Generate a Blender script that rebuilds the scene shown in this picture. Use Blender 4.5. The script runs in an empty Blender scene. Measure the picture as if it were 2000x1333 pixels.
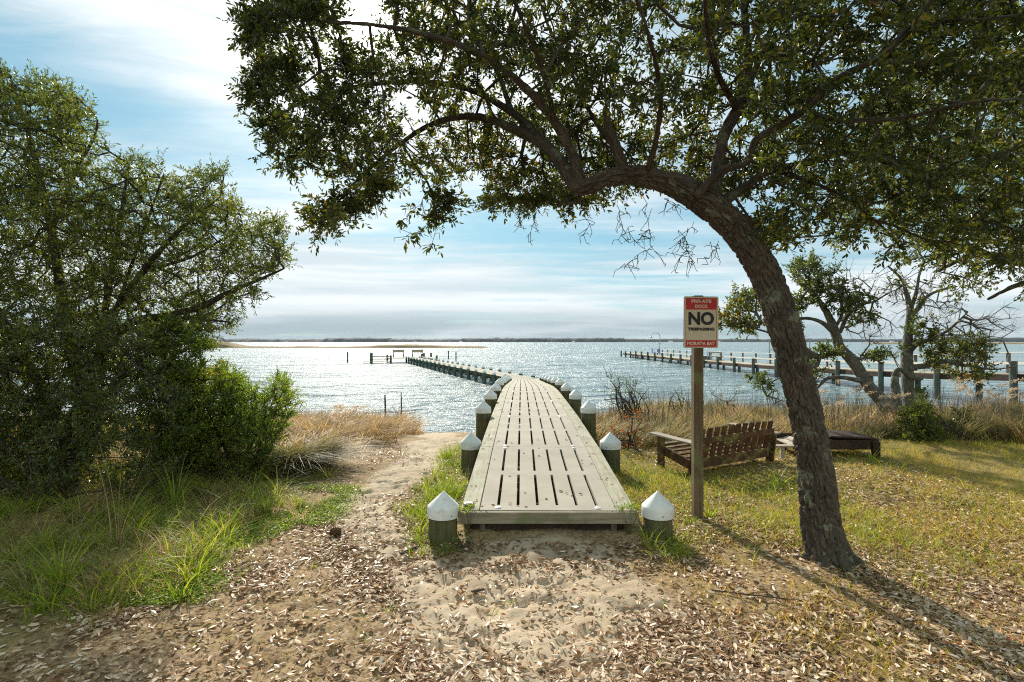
import bpy, math, random
import numpy as np
from mathutils import Vector, Matrix, Quaternion
random.seed(7); RNG = np.random.default_rng(11)
S = bpy.context.scene
COL = S.collection
R = math.radians
pi = math.pi
# ------------------------------------------------------------------ camera
CH, F, HZ = 1.6, 1050.0, 668.0                # eye height, focal length in photo pixels, horizon row
cam = bpy.data.cameras.new('camera'); camo = bpy.data.objects.new('camera', cam); COL.objects.link(camo)
camo.location = (0, 0, CH); camo.rotation_euler = (R(90 + 0.08), 0, 0)
cam.sensor_width = 36; cam.lens = 36 * F / 2000; cam.clip_start = 0.05; cam.clip_end = 20000
S.camera = camo
# ------------------------------------------------------------------ sun, sky, exposure
SUN = Vector((-290, 1050, 633)).normalized()
SUN_EL = math.asin(SUN.z); SUN_AZ = math.atan2(SUN.x, SUN.y)
sl = bpy.data.lights.new('sun', 'SUN'); sl.energy = 5.0; sl.angle = R(1.1); sl.color = (1, 0.91, 0.76)
slo = bpy.data.objects.new('sun', sl); COL.objects.link(slo); slo.rotation_euler = SUN.to_track_quat('Z', 'Y').to_euler()
slo.location = SUN * 50
S.view_settings.view_transform = 'Standard'; S.view_settings.look = 'None'
S.view_settings.exposure = 0.62; S.view_settings.gamma = 1
S.cycles.max_bounces = 6; S.cycles.transmission_bounces = 4; S.cycles.transparent_max_bounces = 6
S.cycles.diffuse_bounces = 3; S.cycles.glossy_bounces = 3; S.cycles.volume_bounces = 0
S.cycles.sample_clamp_indirect = 4; S.cycles.sample_clamp_direct = 7; S.cycles.use_denoising = False; S.cycles.filter_width = 1.1

class NT:
    """a few short-hands for building node trees"""
    def __init__(s, tree):
        s.t = tree; s.n = tree.nodes; s.l = tree.links
    def new(s, typ, ins=None, **kw):
        n = s.n.new(typ)
        for k, v in kw.items(): setattr(n, k, v)
        for k, v in (ins or {}).items(): s.put(n.inputs[k], v)
        return n
    def put(s, sock, v):
        if isinstance(v, bpy.types.NodeSocket): s.l.new(v, sock)
        elif isinstance(v, bpy.types.Node): s.l.new(v.outputs[0], sock)
        else:
            try: sock.default_value = v
            except Exception: sock.default_value = (*v, 1)
    def math(s, op, a, b=0.0, c=None, clamp=False):
        n = s.new('ShaderNodeMath', operation=op, use_clamp=clamp)
        s.put(n.inputs[0], a); s.put(n.inputs[1], b)
        if c is not None: s.put(n.inputs[2], c)
        return n.outputs[0]
    def vmath(s, op, a, b=None, out=0):
        n = s.new('ShaderNodeVectorMath', operation=op); s.put(n.inputs[0], a)
        if b is not None: s.put(n.inputs[1], b)
        return n.outputs[out]
    def mix(s, f, a, b, mode='MIX'):
        n = s.new('ShaderNodeMix', data_type='RGBA', blend_type=mode)
        s.put(n.inputs[0], f); s.put(n.inputs[6], a); s.put(n.inputs[7], b)
        return n.outputs[2]
    def noise(s, vec, scale=5, detail=3, rough=.5, dist=0.0, out=0):
        n = s.new('ShaderNodeTexNoise'); s.put(n.inputs['Vector'], vec)
        n.inputs['Scale'].default_value = scale; n.inputs['Detail'].default_value = detail
        n.inputs['Roughness'].default_value = rough; n.inputs['Distortion'].default_value = dist
        return n.outputs[out]
    def rng(s, v, a, b, c=0.0, d=1.0, smooth=True):
        n = s.new('ShaderNodeMapRange', interpolation_type='SMOOTHSTEP' if smooth else 'LINEAR')
        for i, x in enumerate((v, a, b, c, d)): s.put(n.inputs[i], x)
        return n.outputs[0]
    def ramp(s, f, stops, interp='LINEAR'):
        n = s.new('ShaderNodeValToRGB'); e = n.color_ramp.elements; n.color_ramp.interpolation = interp
        while len(e) < len(stops): e.new(0.5)
        for i, (p, c) in enumerate(stops): e[i].position = p; e[i].color = (*c, 1)
        s.put(n.inputs[0], f); return n.outputs[0]
    def scale(s, vec, sc):
        n = s.new('ShaderNodeMapping'); s.put(n.inputs[0], vec); n.inputs['Scale'].default_value = sc
        return n.outputs[0]

# world: Nishita sky seen through thin streaked cloud
W = bpy.data.worlds.new('World'); S.world = W; W.use_nodes = True
g = NT(W.node_tree); g.n.clear()
sky = g.new('ShaderNodeTexSky', sky_type='NISHITA', sun_disc=False, sun_elevation=SUN_EL, sun_rotation=SUN_AZ,
            air_density=1.0, dust_density=0.6, ozone_density=2.0)
tc = g.new('ShaderNodeTexCoord').outputs['Generated']
sep = g.new('ShaderNodeSeparateXYZ', {0: tc})
X_, Y_, Z_ = sep.outputs
zc = g.math('ADD', g.math('MAXIMUM', Z_, 0.0), 0.07)
px = g.math('DIVIDE', X_, zc); py = g.math('DIVIDE', Y_, zc)
cmb = g.new('ShaderNodeCombineXYZ', {0: px, 1: py, 2: 0.0}).outputs[0]
sund = g.vmath('DOT_PRODUCT', g.vmath('NORMALIZE', tc), tuple(SUN), out=1)
big = g.noise(g.scale(cmb, (0.55, 1.0, 1)), 0.62, 3, .5, .4)
streak = g.noise(g.scale(cmb, (0.5, 1.9, 1)), 1.25, 7, .62, .9)
wisp = g.noise(g.scale(cmb, (1.2, 2.6, 1)), 3.0, 6, .65, .6)
c1 = g.math('ADD', g.math('MULTIPLY', big, .60), g.math('ADD', g.math('MULTIPLY', streak, .42), g.math('MULTIPLY', wisp, .16)))
glow = g.math('POWER', g.math('MAXIMUM', sund, 0.0), 14)
c1 = g.math('ADD', c1, g.math('MULTIPLY', glow, .30))
lowb = g.rng(Z_, 0.02, 0.22, .17, 0)
c1 = g.math('ADD', c1, lowb)
u_ = g.math('DIVIDE', X_, g.math('MAXIMUM', Y_, .05)); v_ = g.math('DIVIDE', Z_, g.math('MAXIMUM', Y_, .05))
dv = g.math('DIVIDE', g.math('SUBTRACT', v_, g.math('ADD', .215, g.math('MULTIPLY', u_, -.30))), .085)
gap = g.math('MULTIPLY', g.math('EXPONENT', g.math('MULTIPLY', g.math('MULTIPLY', dv, dv), -1.0)), g.rng(u_, .45, -.05, 0, 1))   # clear band in the cloud
c1 = g.math('SUBTRACT', c1, g.math('MULTIPLY', gap, .20))
cover = g.rng(c1, .46, .78, .06, 1)
glow2 = g.math('POWER', g.math('MAXIMUM', sund, 0.0), 40)
glow3 = g.math('POWER', g.math('MAXIMUM', sund, 0.0), 900)
core = g.math('POWER', g.math('MAXIMUM', sund, 0.0), 16000)
# greyer deck of cloud low over the far shore
bank = g.math('MULTIPLY', g.rng(Z_, 0.075, 0.02, 0, 1), g.rng(g.noise(g.scale(tc, (1.2, 1.2, 14)), 2.2, 4), .30, .55, .35, 1))
grey = g.noise(g.scale(tc, (1.0, 1.0, 16)), 1.8, 5, .55)
cl = g.mix(g.rng(grey, .40, .66), (6.5, 6.95, 7.1, 1), (4.75, 5.55, 5.95, 1))
cl = g.mix(bank, cl, (2.95, 3.65, 4.0, 1))
cl = g.mix(1.0, cl, g.mix(g.math('MULTIPLY', glow, 1.0, clamp=True), (0, 0, 0, 1), (1.3, 1.25, 1.2, 1)), 'ADD')
blue = g.mix(1.0, sky.outputs[0], (.62, .88, .90, 1), 'MULTIPLY')
blue = g.mix(.7, blue, (1.75, 3.7, 4.7, 1))
allsky = g.mix(cover, blue, cl)
sunny = g.math('ADD', g.math('MULTIPLY', glow2, 1.6), g.math('ADD', g.math('MULTIPLY', glow3, 14.0), g.math('MULTIPLY', core, 60.0)))
allsky = g.mix(1.0, allsky, g.new('ShaderNodeCombineXYZ', {0: sunny, 1: sunny, 2: g.math('MULTIPLY', sunny, .93)}).outputs[0], 'ADD')
back = g.rng(Y_, .25, -.55, 1.0, 1.4)      # unseen sky behind the viewer brightened and warmed, added fill for the foreground
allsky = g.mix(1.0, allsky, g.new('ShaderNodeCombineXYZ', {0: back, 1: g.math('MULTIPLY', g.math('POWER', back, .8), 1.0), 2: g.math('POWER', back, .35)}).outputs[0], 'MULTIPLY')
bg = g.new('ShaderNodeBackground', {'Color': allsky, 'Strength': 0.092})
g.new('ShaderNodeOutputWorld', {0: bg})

# ------------------------------------------------------------------ helpers
def at(x, y, Y):
    """photo pixel + distance -> point in the scene"""
    return np.array(((x - 1000) / F * Y, Y, CH - (y - HZ) / F * Y))
def link(o, parent=None):
    COL.objects.link(o)
    if parent: o.parent = parent
    return o
def tag(o, label=None, cat=None, group=None, kind=None):
    for k, v in (('label', label), ('category', cat), ('group', group), ('kind', kind)):
        if v: o[k] = v
    return o
def empty(name, loc, label, cat, group=None, rz=0):
    o = bpy.data.objects.new(name, None); o.empty_display_size = .2; link(o)
    o.location = loc; o.rotation_euler = (0, 0, rz)
    return tag(o, label, cat, group)
def wl(o):
    v = Vector((0, 0, 0))
    while o: v = v + o.location; o = o.parent
    return v
def make(name, V, Q, mat, parent=None, smooth=False, attrs=None, uv=None, T=None, loc=None):
    """numpy verts + quads (+ tris) -> one mesh object"""
    me = bpy.data.meshes.new(name); V = np.asarray(V, np.float32)
    if parent is not None and loc is None: V = V - np.array(wl(parent), np.float32)   # world-space verts
    Q = np.asarray(Q, np.int32).reshape(-1, 4) if Q is not None and len(Q) else np.zeros((0, 4), np.int32)
    T = np.asarray(T, np.int32).reshape(-1, 3) if T is not None and len(T) else np.zeros((0, 3), np.int32)
    me.vertices.add(len(V)); me.vertices.foreach_set('co', V.ravel())
    nl = Q.size + T.size; me.loops.add(nl)
    me.loops.foreach_set('vertex_index', np.concatenate([Q.ravel(), T.ravel()]))
    me.polygons.add(len(Q) + len(T))
    me.polygons.foreach_set('loop_start', np.concatenate([np.arange(len(Q)) * 4, Q.size + np.arange(len(T)) * 3]).astype(np.int32))
    me.polygons.foreach_set('use_smooth', np.full(len(Q) + len(T), smooth))
    for k, v in (attrs or {}).items():
        a = me.attributes.new(k, 'FLOAT', 'POINT'); a.data.foreach_set('value', np.asarray(v, np.float32))
    if uv is not None:
        u = me.uv_layers.new(name='UVMap')
        idx = np.concatenate([Q.ravel(), T.ravel()]); u.data.foreach_set('uv', np.asarray(uv, np.float32)[idx].ravel())
    me.update(calc_edges=True); me.validate()
    if mat: me.materials.append(mat)
    o = bpy.data.objects.new(name, me); link(o, parent)
    if loc is not None: o.location = loc
    return o
class MB:
    """collects simple solids in local space and links them as one mesh"""
    def __init__(s): s.v = []; s.q = []; s.n = 0
    def add(s, V, Q):
        V = np.asarray(V, float); s.v.append(V); s.q.append(np.asarray(Q) + s.n); s.n += len(V); return s
    def box(s, c, d, rot=None, bev=0.0):
        d = np.array(d) / 2; c = np.array(c, float)
        if bev <= 0:
            V = np.array([(x, y, z) for x in (-1, 1) for y in (-1, 1) for z in (-1, 1)]) * d
            Q = [(0, 1, 3, 2), (4, 6, 7, 5), (0, 4, 5, 1), (2, 3, 7, 6), (0, 2, 6, 4), (1, 5, 7, 3)]
        else:
            b = bev; V = []; Q = []
            # chamfered box: 24 verts, faces + edge strips + corner tris (as quads)
            idx = {}
            for ax in range(3):
                for sx in (-1, 1):
                    for sy in (-1, 1):
                        for sz in (-1, 1):
                            sg = (sx, sy, sz); p = [sg[k] * (d[k] - (0 if k == ax else b)) for k in range(3)]
                            idx[(ax,) + sg] = len(V); V.append(p)
            for ax in range(3):
                o1, o2 = [k for k in range(3) if k != ax]
                for s0 in (-1, 1):
                    q = []
                    for a, bb in ((-1, -1), (1, -1), (1, 1), (-1, 1)):
                        sg = [0, 0, 0]; sg[ax] = s0; sg[o1] = a; sg[o2] = bb; q.append(idx[(ax,) + tuple(sg)])
                    Q.append(q)
                for a in (-1, 1):
                    for bb in (-1, 1):
                        sg0 = [0, 0, 0]; sg0[o1] = a; sg0[o2] = bb; sg0[ax] = -1; sg1 = list(sg0); sg1[ax] = 1
                        Q.append([idx[(o1,) + tuple(sg0)], idx[(o2,) + tuple(sg0)], idx[(o2,) + tuple(sg1)], idx[(o1,) + tuple(sg1)]])
            for sx in (-1, 1):
                for sy in (-1, 1):
                    for sz in (-1, 1):
                        i0, i1, i2 = (idx[(k, sx, sy, sz)] for k in range(3)); Q.append([i0, i1, i2, i2])
            V = np.array(V)
        if rot is not None: V = V @ np.array(rot.to_3x3() if hasattr(rot, 'to_3x3') else rot).T
        return s.add(V + c, Q)
    def beam(s, a, b, w, h, up=(0, 0, 1), bev=0.0):
        a, b = Vector(a), Vector(b); y = (b - a).normalized(); x = y.cross(Vector(up)).normalized(); z = x.cross(y)
        return s.box((a + b) / 2, (w, (b - a).length, h), Matrix((x, y, z)).transposed(), bev)
    def rod(s, a, b, r0, r1=None, n=10, caps=True):
        r1 = r0 if r1 is None else r1
        return s.lathe(a, b, [(0, r0), (1, r1)], n, caps)
    def lathe(s, a, b, prof, n=16, caps=True):
        """prof: (t along a->b, radius)"""
        a, b = Vector(a), Vector(b); d = b - a; z = d.normalized()
        x = z.orthogonal().normalized(); y = z.cross(x)
        ang = np.arange(n) / n * 2 * pi; V = []; Q = []
        for t, r in prof:
            c = a + d * t
            V += [tuple(c + x * (math.cos(k) * r) + y * (math.sin(k) * r)) for k in ang]
        for i in range(len(prof) - 1):
            for j in range(n):
                k = (j + 1) % n; Q.append((i * n + j, i * n + k, (i + 1) * n + k, (i + 1) * n + j))
        if caps:
            for i, rev in ((0, True), (len(prof) - 1, False)):
                V.append(tuple(a + d * prof[i][0])); c = len(V) - 1
                for j in range(n):
                    k = (j + 1) % n; q = (i * n + j, i * n + k, c, c); Q.append(q if not rev else q[::-1])
        return s.add(V, Q)
    def build(s, name, mat, parent=None, smooth=False, loc=(0, 0, 0)):
        V = np.concatenate(s.v); Q = np.concatenate([np.asarray(q).reshape(-1, 4) for q in s.q])
        tri = (Q[:, 2] == Q[:, 3]) | (Q[:, 0] == Q[:, 1]); T = []
        for q in Q[tri]:
            u = list(dict.fromkeys(q.tolist()))
            if len(u) == 3: T.append(u)
        o = make(name, V, Q[~tri], mat, parent, False, T=T, loc=loc)
        if smooth:
            o.data.polygons.foreach_set('use_smooth', np.ones(len(o.data.polygons), bool))
            o.data.set_sharp_from_angle(angle=R(38))
        return o
def children(o): return [c for c in bpy.data.objects if c.parent == o]
def copy_tree(o, parent=None, kids=None):
    c = o.copy(); COL.objects.link(c); c.parent = parent
    for k in (kids if kids is not None else children(o)): copy_tree(k, c)
    return c
# value noise
def _h(i, j, k, s):
    n = (i * 374761393 + j * 668265263 + k * 2147483647 + s * 974634777) & 0xffffffff
    n = ((n ^ (n >> 13)) * 1274126177) & 0xffffffff
    return ((n ^ (n >> 16)) & 0xffff) / 65535.0
def vnoise(x, y, z=0.0, seed=0):
    x, y, z = np.broadcast_arrays(np.asarray(x, float), np.asarray(y, float), np.asarray(z, float))
    i, j, k = (np.floor(a).astype(np.int64) for a in (x, y, z))
    u, v, w = x - i, y - j, z - k
    u, v, w = (t * t * (3 - 2 * t) for t in (u, v, w)); r = 0
    for a in (0, 1):
        for b in (0, 1):
            for c in (0, 1):
                r = r + _h(i + a, j + b, k + c, seed) * (u if a else 1 - u) * (v if b else 1 - v) * (w if c else 1 - w)
    return r
def fbm(x, y, z=0.0, o=4, seed=0):
    r, a, t = 0, 1.0, 0
    for q in range(o):
        r = r + a * vnoise(np.asarray(x) * 2 ** q, np.asarray(y) * 2 ** q, np.asarray(z) * 2 ** q, seed + q); t += a; a *= .5
    return r / t
def sstep(x, a, b):
    t = np.clip((np.asarray(x, float) - a) / (b - a), 0, 1); return t * t * (3 - 2 * t)
def unit(v): return v / np.maximum(np.linalg.norm(v, axis=-1, keepdims=True), 1e-9)

# ------------------------------------------------------------------ materials
def newmat(name):
    m = bpy.data.materials.new(name); m.use_nodes = True; g = NT(m.node_tree); g.n.clear(); return m, g
def finish(g, col, rough=.7, bump=None, bstr=.3, bdist=.01, spec=.4, metal=0.0):
    b = g.new('ShaderNodeBsdfPrincipled', {'Base Color': col, 'Roughness': rough, 'Metallic': metal, 'Specular IOR Level': spec})
    if bump is not None:
        bn = g.new('ShaderNodeBump', {'Height': bump, 'Strength': bstr, 'Distance': bdist}); g.l.new(bn.outputs[0], b.inputs['Normal'])
    g.new('ShaderNodeOutputMaterial', {0: b}); return b
def leafmat(name, stops, trans=.35, rough=.45, spec=.5, nscale=1.2, tint=(1.0, 1.0, .45)):
    """colour picked per leaf, shifted by a slow drift through the crown"""
    m, g = newmat(name)
    geo = g.new('ShaderNodeNewGeometry'); rnd = geo.outputs['Random Per Island']
    drift = g.noise(geo.outputs['Position'], nscale, 2)
    f = g.math('ADD', g.math('MULTIPLY', rnd, .72), g.math('MULTIPLY', g.math('SUBTRACT', drift, .36), .9), clamp=True)
    col = g.ramp(f, stops)
    b = g.new('ShaderNodeBsdfPrincipled', {'Base Color': col, 'Roughness': rough, 'Specular IOR Level': spec})
    tcol = g.mix(1.0, col, tint, 'MULTIPLY')
    tcol = g.mix(1.0, tcol, (1.9, 1.9, 1.9), 'MULTIPLY')
    t = g.new('ShaderNodeBsdfTranslucent', {'Color': tcol})
    mx = g.new('ShaderNodeMixShader', {0: trans, 1: b, 2: t}); g.new('ShaderNodeOutputMaterial', {0: mx})
    return m
def woodmat(name, c0, c1, axis=2, rough=.8, stretch=14, moss=None, knots=True, spec=.25):
    m, g = newmat(name)
    o = g.new('ShaderNodeTexCoord').outputs['Object']
    rnd = g.new('ShaderNodeObjectInfo').outputs['Random']
    o2 = g.vmath('ADD', o, g.new('ShaderNodeCombineXYZ', {0: g.math('MULTIPLY', rnd, 17), 1: g.math('MULTIPLY', rnd, 31), 2: g.math('MULTIPLY', rnd, 7)}).outputs[0])
    sc = [stretch * 4] * 3; sc[axis] = 2.2
    gr = g.noise(g.scale(o2, sc), 1.0, 5, .6, .5)
    fine = g.noise(g.scale(o2, [x * 3.5 for x in sc]), 1.0, 3)
    col = g.mix(g.rng(gr, .3, .7), c0, c1)
    blot = g.noise(o2, 3.2, 4)
    col = g.mix(g.rng(blot, .35, .75, 0, .55), col, tuple(x * .55 for x in c0))
    crack = g.rng(gr, .30, .36, .75, 0); col = g.mix(crack, col, tuple(x * .35 for x in c0))
    if moss:
        mm = g.rng(g.noise(o2, 7, 4), .5, .66, 0, .8); col = g.mix(mm, col, moss)
    h = g.math('ADD', gr, g.math('MULTIPLY', fine, .4))
    finish(g, col, rough, h, .55, .006, min(spec, .15)); return m
def plain(name, col, rough=.5, var=.12, scale=12, spec=.4, metal=0.0, dirt=None, dscale=6, dthr=(.55, .75), damt=.6, bumpd=.002):
    m, g = newmat(name); o = g.new('ShaderNodeTexCoord').outputs['Object']
    rnd = g.new('ShaderNodeObjectInfo').outputs['Random']; o = g.vmath('ADD', o, g.new('ShaderNodeCombineXYZ', {0: g.math('MULTIPLY', rnd, 13), 1: g.math('MULTIPLY', rnd, 29), 2: 0.0}).outputs[0])
    n = g.noise(o, scale, 5); c = g.mix(g.rng(n, .3, .7), tuple(x * (1 - var) for x in col), tuple(min(1, x * (1 + var)) for x in col))
    if dirt: c = g.mix(g.rng(g.noise(o, dscale, 6, .65), dthr[0], dthr[1], 0, damt), c, dirt)
    finish(g, c, rough, g.noise(o, scale * 6, 3), .25, bumpd, spec, metal); return m
M = {}
def barkmat(name, c0, c1, lichen, lam=.5, us=1.0):
    m, g = newmat(name)
    uv = g.new('ShaderNodeUVMap').outputs[0]; o = g.new('ShaderNodeTexCoord').outputs['Object']
    v = g.new('ShaderNodeTexVoronoi', {'Vector': g.scale(uv, (40 * us, 6 * us, 1)), 'Scale': 1.0}, feature='DISTANCE_TO_EDGE')
    n = g.noise(g.scale(uv, (70 * us, 9 * us, 1)), 1.0, 5, .62, .6)
    ridge = g.math('ADD', g.math('MULTIPLY', g.rng(v.outputs[0], 0, .22), .6), g.math('MULTIPLY', n, .6))
    col = g.mix(g.rng(n, .3, .72), c0, c1)
    col = g.mix(g.rng(g.noise(o, 4, 3), .45, .7, 0, .45), col, tuple(x * .5 for x in c0))
    lc = g.math('MULTIPLY', g.rng(g.noise(o, 6.5, 5, .6), .565, .62, 0, 1), g.rng(g.noise(o, 60, 3), .35, .6, .45, 1))
    lz = g.new('ShaderNodeSeparateXYZ', {0: g.new('ShaderNodeNewGeometry').outputs['Normal']}).outputs[2]
    lc = g.math('MULTIPLY', lc, g.rng(lz, -.7, .6, lam, 1), clamp=True)
    col = g.mix(lc, col, lichen)
    finish(g, col, .9, ridge, .8, .012, .15); return m
M['bark'] = barkmat('oak_bark', (.060, .049, .039), (.145, .115, .088), (.20, .21, .14))
M['bark_pale'] = barkmat('grey_bark', (.10, .095, .08), (.27, .26, .22), (.33, .37, .31), .8, 1.2)
M['bark_dark'] = barkmat('shrub_bark', (.055, .04, .028), (.17, .13, .10), (.2, .2, .15), .2, 1.5)
M['twig'] = plain('twig', (.055, .042, .03), .85, .3, 20)
M['twig_grey'] = plain('twig_grey', (.15, .135, .115), .85, .25, 20)
M['oak_leaf'] = leafmat('oak_leaf', [(0, (.020, .032, .009)), (.35, (.036, .052, .013)), (.62, (.075, .086, .016)), (.86, (.15, .145, .022)), (.96, (.28, .17, .03)), (1, (.30, .09, .02))], .42, .36, .5, .9)
M['oak_leaf_far'] = leafmat('coastal_oak_leaf', [(0, (.028, .05, .016)), (.35, (.05, .08, .022)), (.62, (.10, .12, .03)), (.84, (.17, .16, .035)), (.95, (.36, .22, .035)), (1, (.40, .14, .02))], .46, .45, .45, .6)
M['myrtle_leaf'] = leafmat('myrtle_leaf', [(0, (.030, .050, .013)), (.4, (.075, .10, .020)), (.7, (.16, .175, .024)), (.93, (.14, .15, .03)), (.985, (.35, .24, .04)), (1, (.38, .15, .03))], .42, .33, .6, .7)
M['shrub_leaf'] = leafmat('shrub_leaf', [(0, (.06, .10, .018)), (.5, (.12, .185, .030)), (.85, (.23, .27, .038)), (.965, (.45, .36, .03)), (1, (.5, .3, .03))], .42, .4, .5, 1.5, (1.0, 1.0, .4))
M['dark_leaf'] = leafmat('dark_leaf', [(0, (.026, .042, .012)), (.5, (.065, .090, .018)), (.9, (.15, .17, .025)), (1, (.3, .2, .03))], .42, .28, .8, 1.0)
M['red_leaf'] = leafmat('red_leaf', [(0, (.10, .07, .03)), (.5, (.20, .07, .025)), (.8, (.34, .05, .02)), (1, (.36, .16, .03))], .4, .5, .4, 3)
M['grass_green'] = leafmat('grass_green', [(0, (.05, .10, .014)), (.4, (.15, .22, .02)), (.75, (.30, .33, .03)), (.93, (.28, .27, .06)), (1, (.42, .30, .12))], .42, .5, .35, 1.1)
M['grass_lawn'] = leafmat('grass_lawn', [(0, (.09, .12, .015)), (.2, (.18, .19, .025)), (.36, (.32, .26, .045)), (.65, (.44, .32, .08)), (.9, (.50, .33, .13)), (1, (.36, .18, .07))], .40, .55, .3, .9)
M['straw'] = leafmat('straw', [(0, (.09, .065, .03)), (.3, (.19, .13, .06)), (.6, (.33, .235, .125)), (.85, (.52, .41, .27)), (1, (.30, .15, .06))], .42, .6, .3, .8, (1, .92, .7))
M['straw_olive'] = leafmat('straw_olive', [(0, (.07, .085, .03)), (.4, (.14, .14, .05)), (.7, (.26, .21, .09)), (1, (.42, .31, .16))], .38, .55, .3, .8, (1, .95, .6))
M['plume'] = leafmat('plume', [(0, (.30, .23, .16)), (.5, (.45, .37, .28)), (1, (.58, .5, .4))], .45, .8, .1, 2, (1, .95, .85))
M['clover'] = leafmat('clover', [(0, (.08, .15, .015)), (.5, (.17, .26, .02)), (1, (.34, .36, .035))], .42, .5, .35, 1.5)
M['litter'] = leafmat('dead_leaf', [(0, (.16, .08, .035)), (.14, (.26, .15, .075)), (.35, (.45, .31, .19)), (.65, (.62, .48, .34)), (.88, (.74, .64, .52)), (.96, (.38, .15, .05)), (1, (.5, .18, .04))], .12, .5, .45, 2.0, (1, .9, .75))
M['litter_dark'] = leafmat('old_leaf', [(0, (.08, .04, .02)), (.5, (.22, .125, .06)), (.85, (.38, .24, .13)), (1, (.42, .14, .05))], .12, .65, .3, 2.0, (1, .9, .7))
M['deck'] = None
def deckmat():
    m, g = newmat('composite_deck'); o = g.new('ShaderNodeTexCoord').outputs['Object']
    rnd = g.new('ShaderNodeObjectInfo').outputs['Random']
    o2 = g.vmath('ADD', o, g.new('ShaderNodeCombineXYZ', {0: g.math('MULTIPLY', rnd, 9), 1: g.math('MULTIPLY', rnd, 5), 2: 0.0}).outputs[0])
    n = g.noise(o2, 2.3, 6, .6); c = g.mix(g.rng(n, .3, .7), (.325, .297, .25), (.41, .378, .322))
    c = g.mix(g.rng(g.noise(o2, 5.5, 6, .7), .56, .76, 0, .5), c, (.36, .26, .15))
    c = g.mix(g.rng(g.noise(g.scale(o2, (30, 3, 3)), 1, 4), .5, .8, 0, .25), c, (.30, .27, .23))
    c = g.mix(g.rng(g.noise(o2, 60, 3), .64, .70, 0, .6), c, (.20, .17, .13)); c = g.mix(g.rng(g.noise(g.scale(o2, (2.5, 9, 1)), 2.2, 6, .75), .55, .7, 0, .45), c, (.23, .20, .16))
    c = g.mix(g.math('MULTIPLY', rnd, .14), c, (.33, .30, .26))
    finish(g, c, .85, g.noise(o2, 240, 3), .3, .001, .12); return m
M['deck'] = deckmat()
M['edge_wood'] = woodmat('weathered_pine', (.27, .255, .19), (.43, .40, .31), 1, .8, 9, (.33, .34, .25))
M['fascia'] = woodmat('fascia_wood', (.20, .17, .12), (.34, .29, .21), 0, .8, 9, (.16, .17, .08))
M['piling'] = woodmat('green_piling', (.085, .078, .04), (.20, .175, .09), 2, .85, 9, (.10, .12, .045))
M['piling_wet'] = woodmat('sea_piling', (.045, .08, .065), (.13, .19, .16), 2, .8, 9, (.05, .10, .07))
M['piling_grey'] = woodmat('grey_piling', (.065, .068, .058), (.16, .16, .135), 2, .8, 9, (.10, .14, .12))
M['cap'] = plain('white_cap', (.72, .72, .70), .5, .05, 8, .5, dirt=(.34, .30, .22), dscale=11, dthr=(.54, .74), damt=.6)
M['screw'] = plain('screw', (.16, .14, .12), .5, .1, 20, metal=.6)
M['frame_dark'] = woodmat('frame_wood', (.10, .09, .06), (.19, .17, .12), 1, .85, 9)
M['sign_post'] = woodmat('sign_post_wood', (.10, .07, .04), (.19, .135, .08), 2, .85, 11, (.15, .16, .07))
M['bench'] = woodmat('brown_bench', (.075, .034, .018), (.155, .078, .042), 2, .6, 9, (.22, .19, .06))
M['bench_top'] = woodmat('faded_arm', (.30, .25, .19), (.48, .42, .34), 1, .65, 9)
M['lounger'] = woodmat('dark_lounger', (.030, .019, .014), (.075, .046, .032), 1, .7, 9)
M['pier_deck'] = woodmat('pier_boards', (.36, .31, .23), (.50, .44, .34), 0, .8, 8)
M['rail_white'] = plain('pale_rail', (.62, .60, .56), .5, .05)
M['rail_post'] = woodmat('rail_post', (.10, .08, .06), (.20, .165, .12), 2, .8)
M['sign_cream'] = plain('sign_cream', (.60, .52, .38), .5, .05, 5, dirt=(.42, .36, .26), dscale=14, damt=.3)
M['sign_red'] = plain('sign_red', (.50, .022, .03), .5, .1, 9, dirt=(.34, .06, .05), dscale=18, damt=.5)
M['sign_black'] = plain('sign_black', (.014, .018, .024), .5, .1)
M['sign_ink'] = plain('sign_pale_ink', (.66, .58, .44), .5, .04)
M['metal'] = plain('grey_metal', (.35, .36, .37), .4, .1, metal=.7)
M['blue'] = plain('blue_fabric', (.05, .17, .42), .7, .1)
M['white_paint'] = plain('white_paint', (.75, .75, .73), .6, .05)
M['roof'] = plain('roof', (.12, .12, .13), .8, .1)
M['char'] = plain('charred', (.025, .022, .02), .8, .2)
M['cone'] = plain('cone', (.17, .10, .04), .8, .3, 40)

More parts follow.
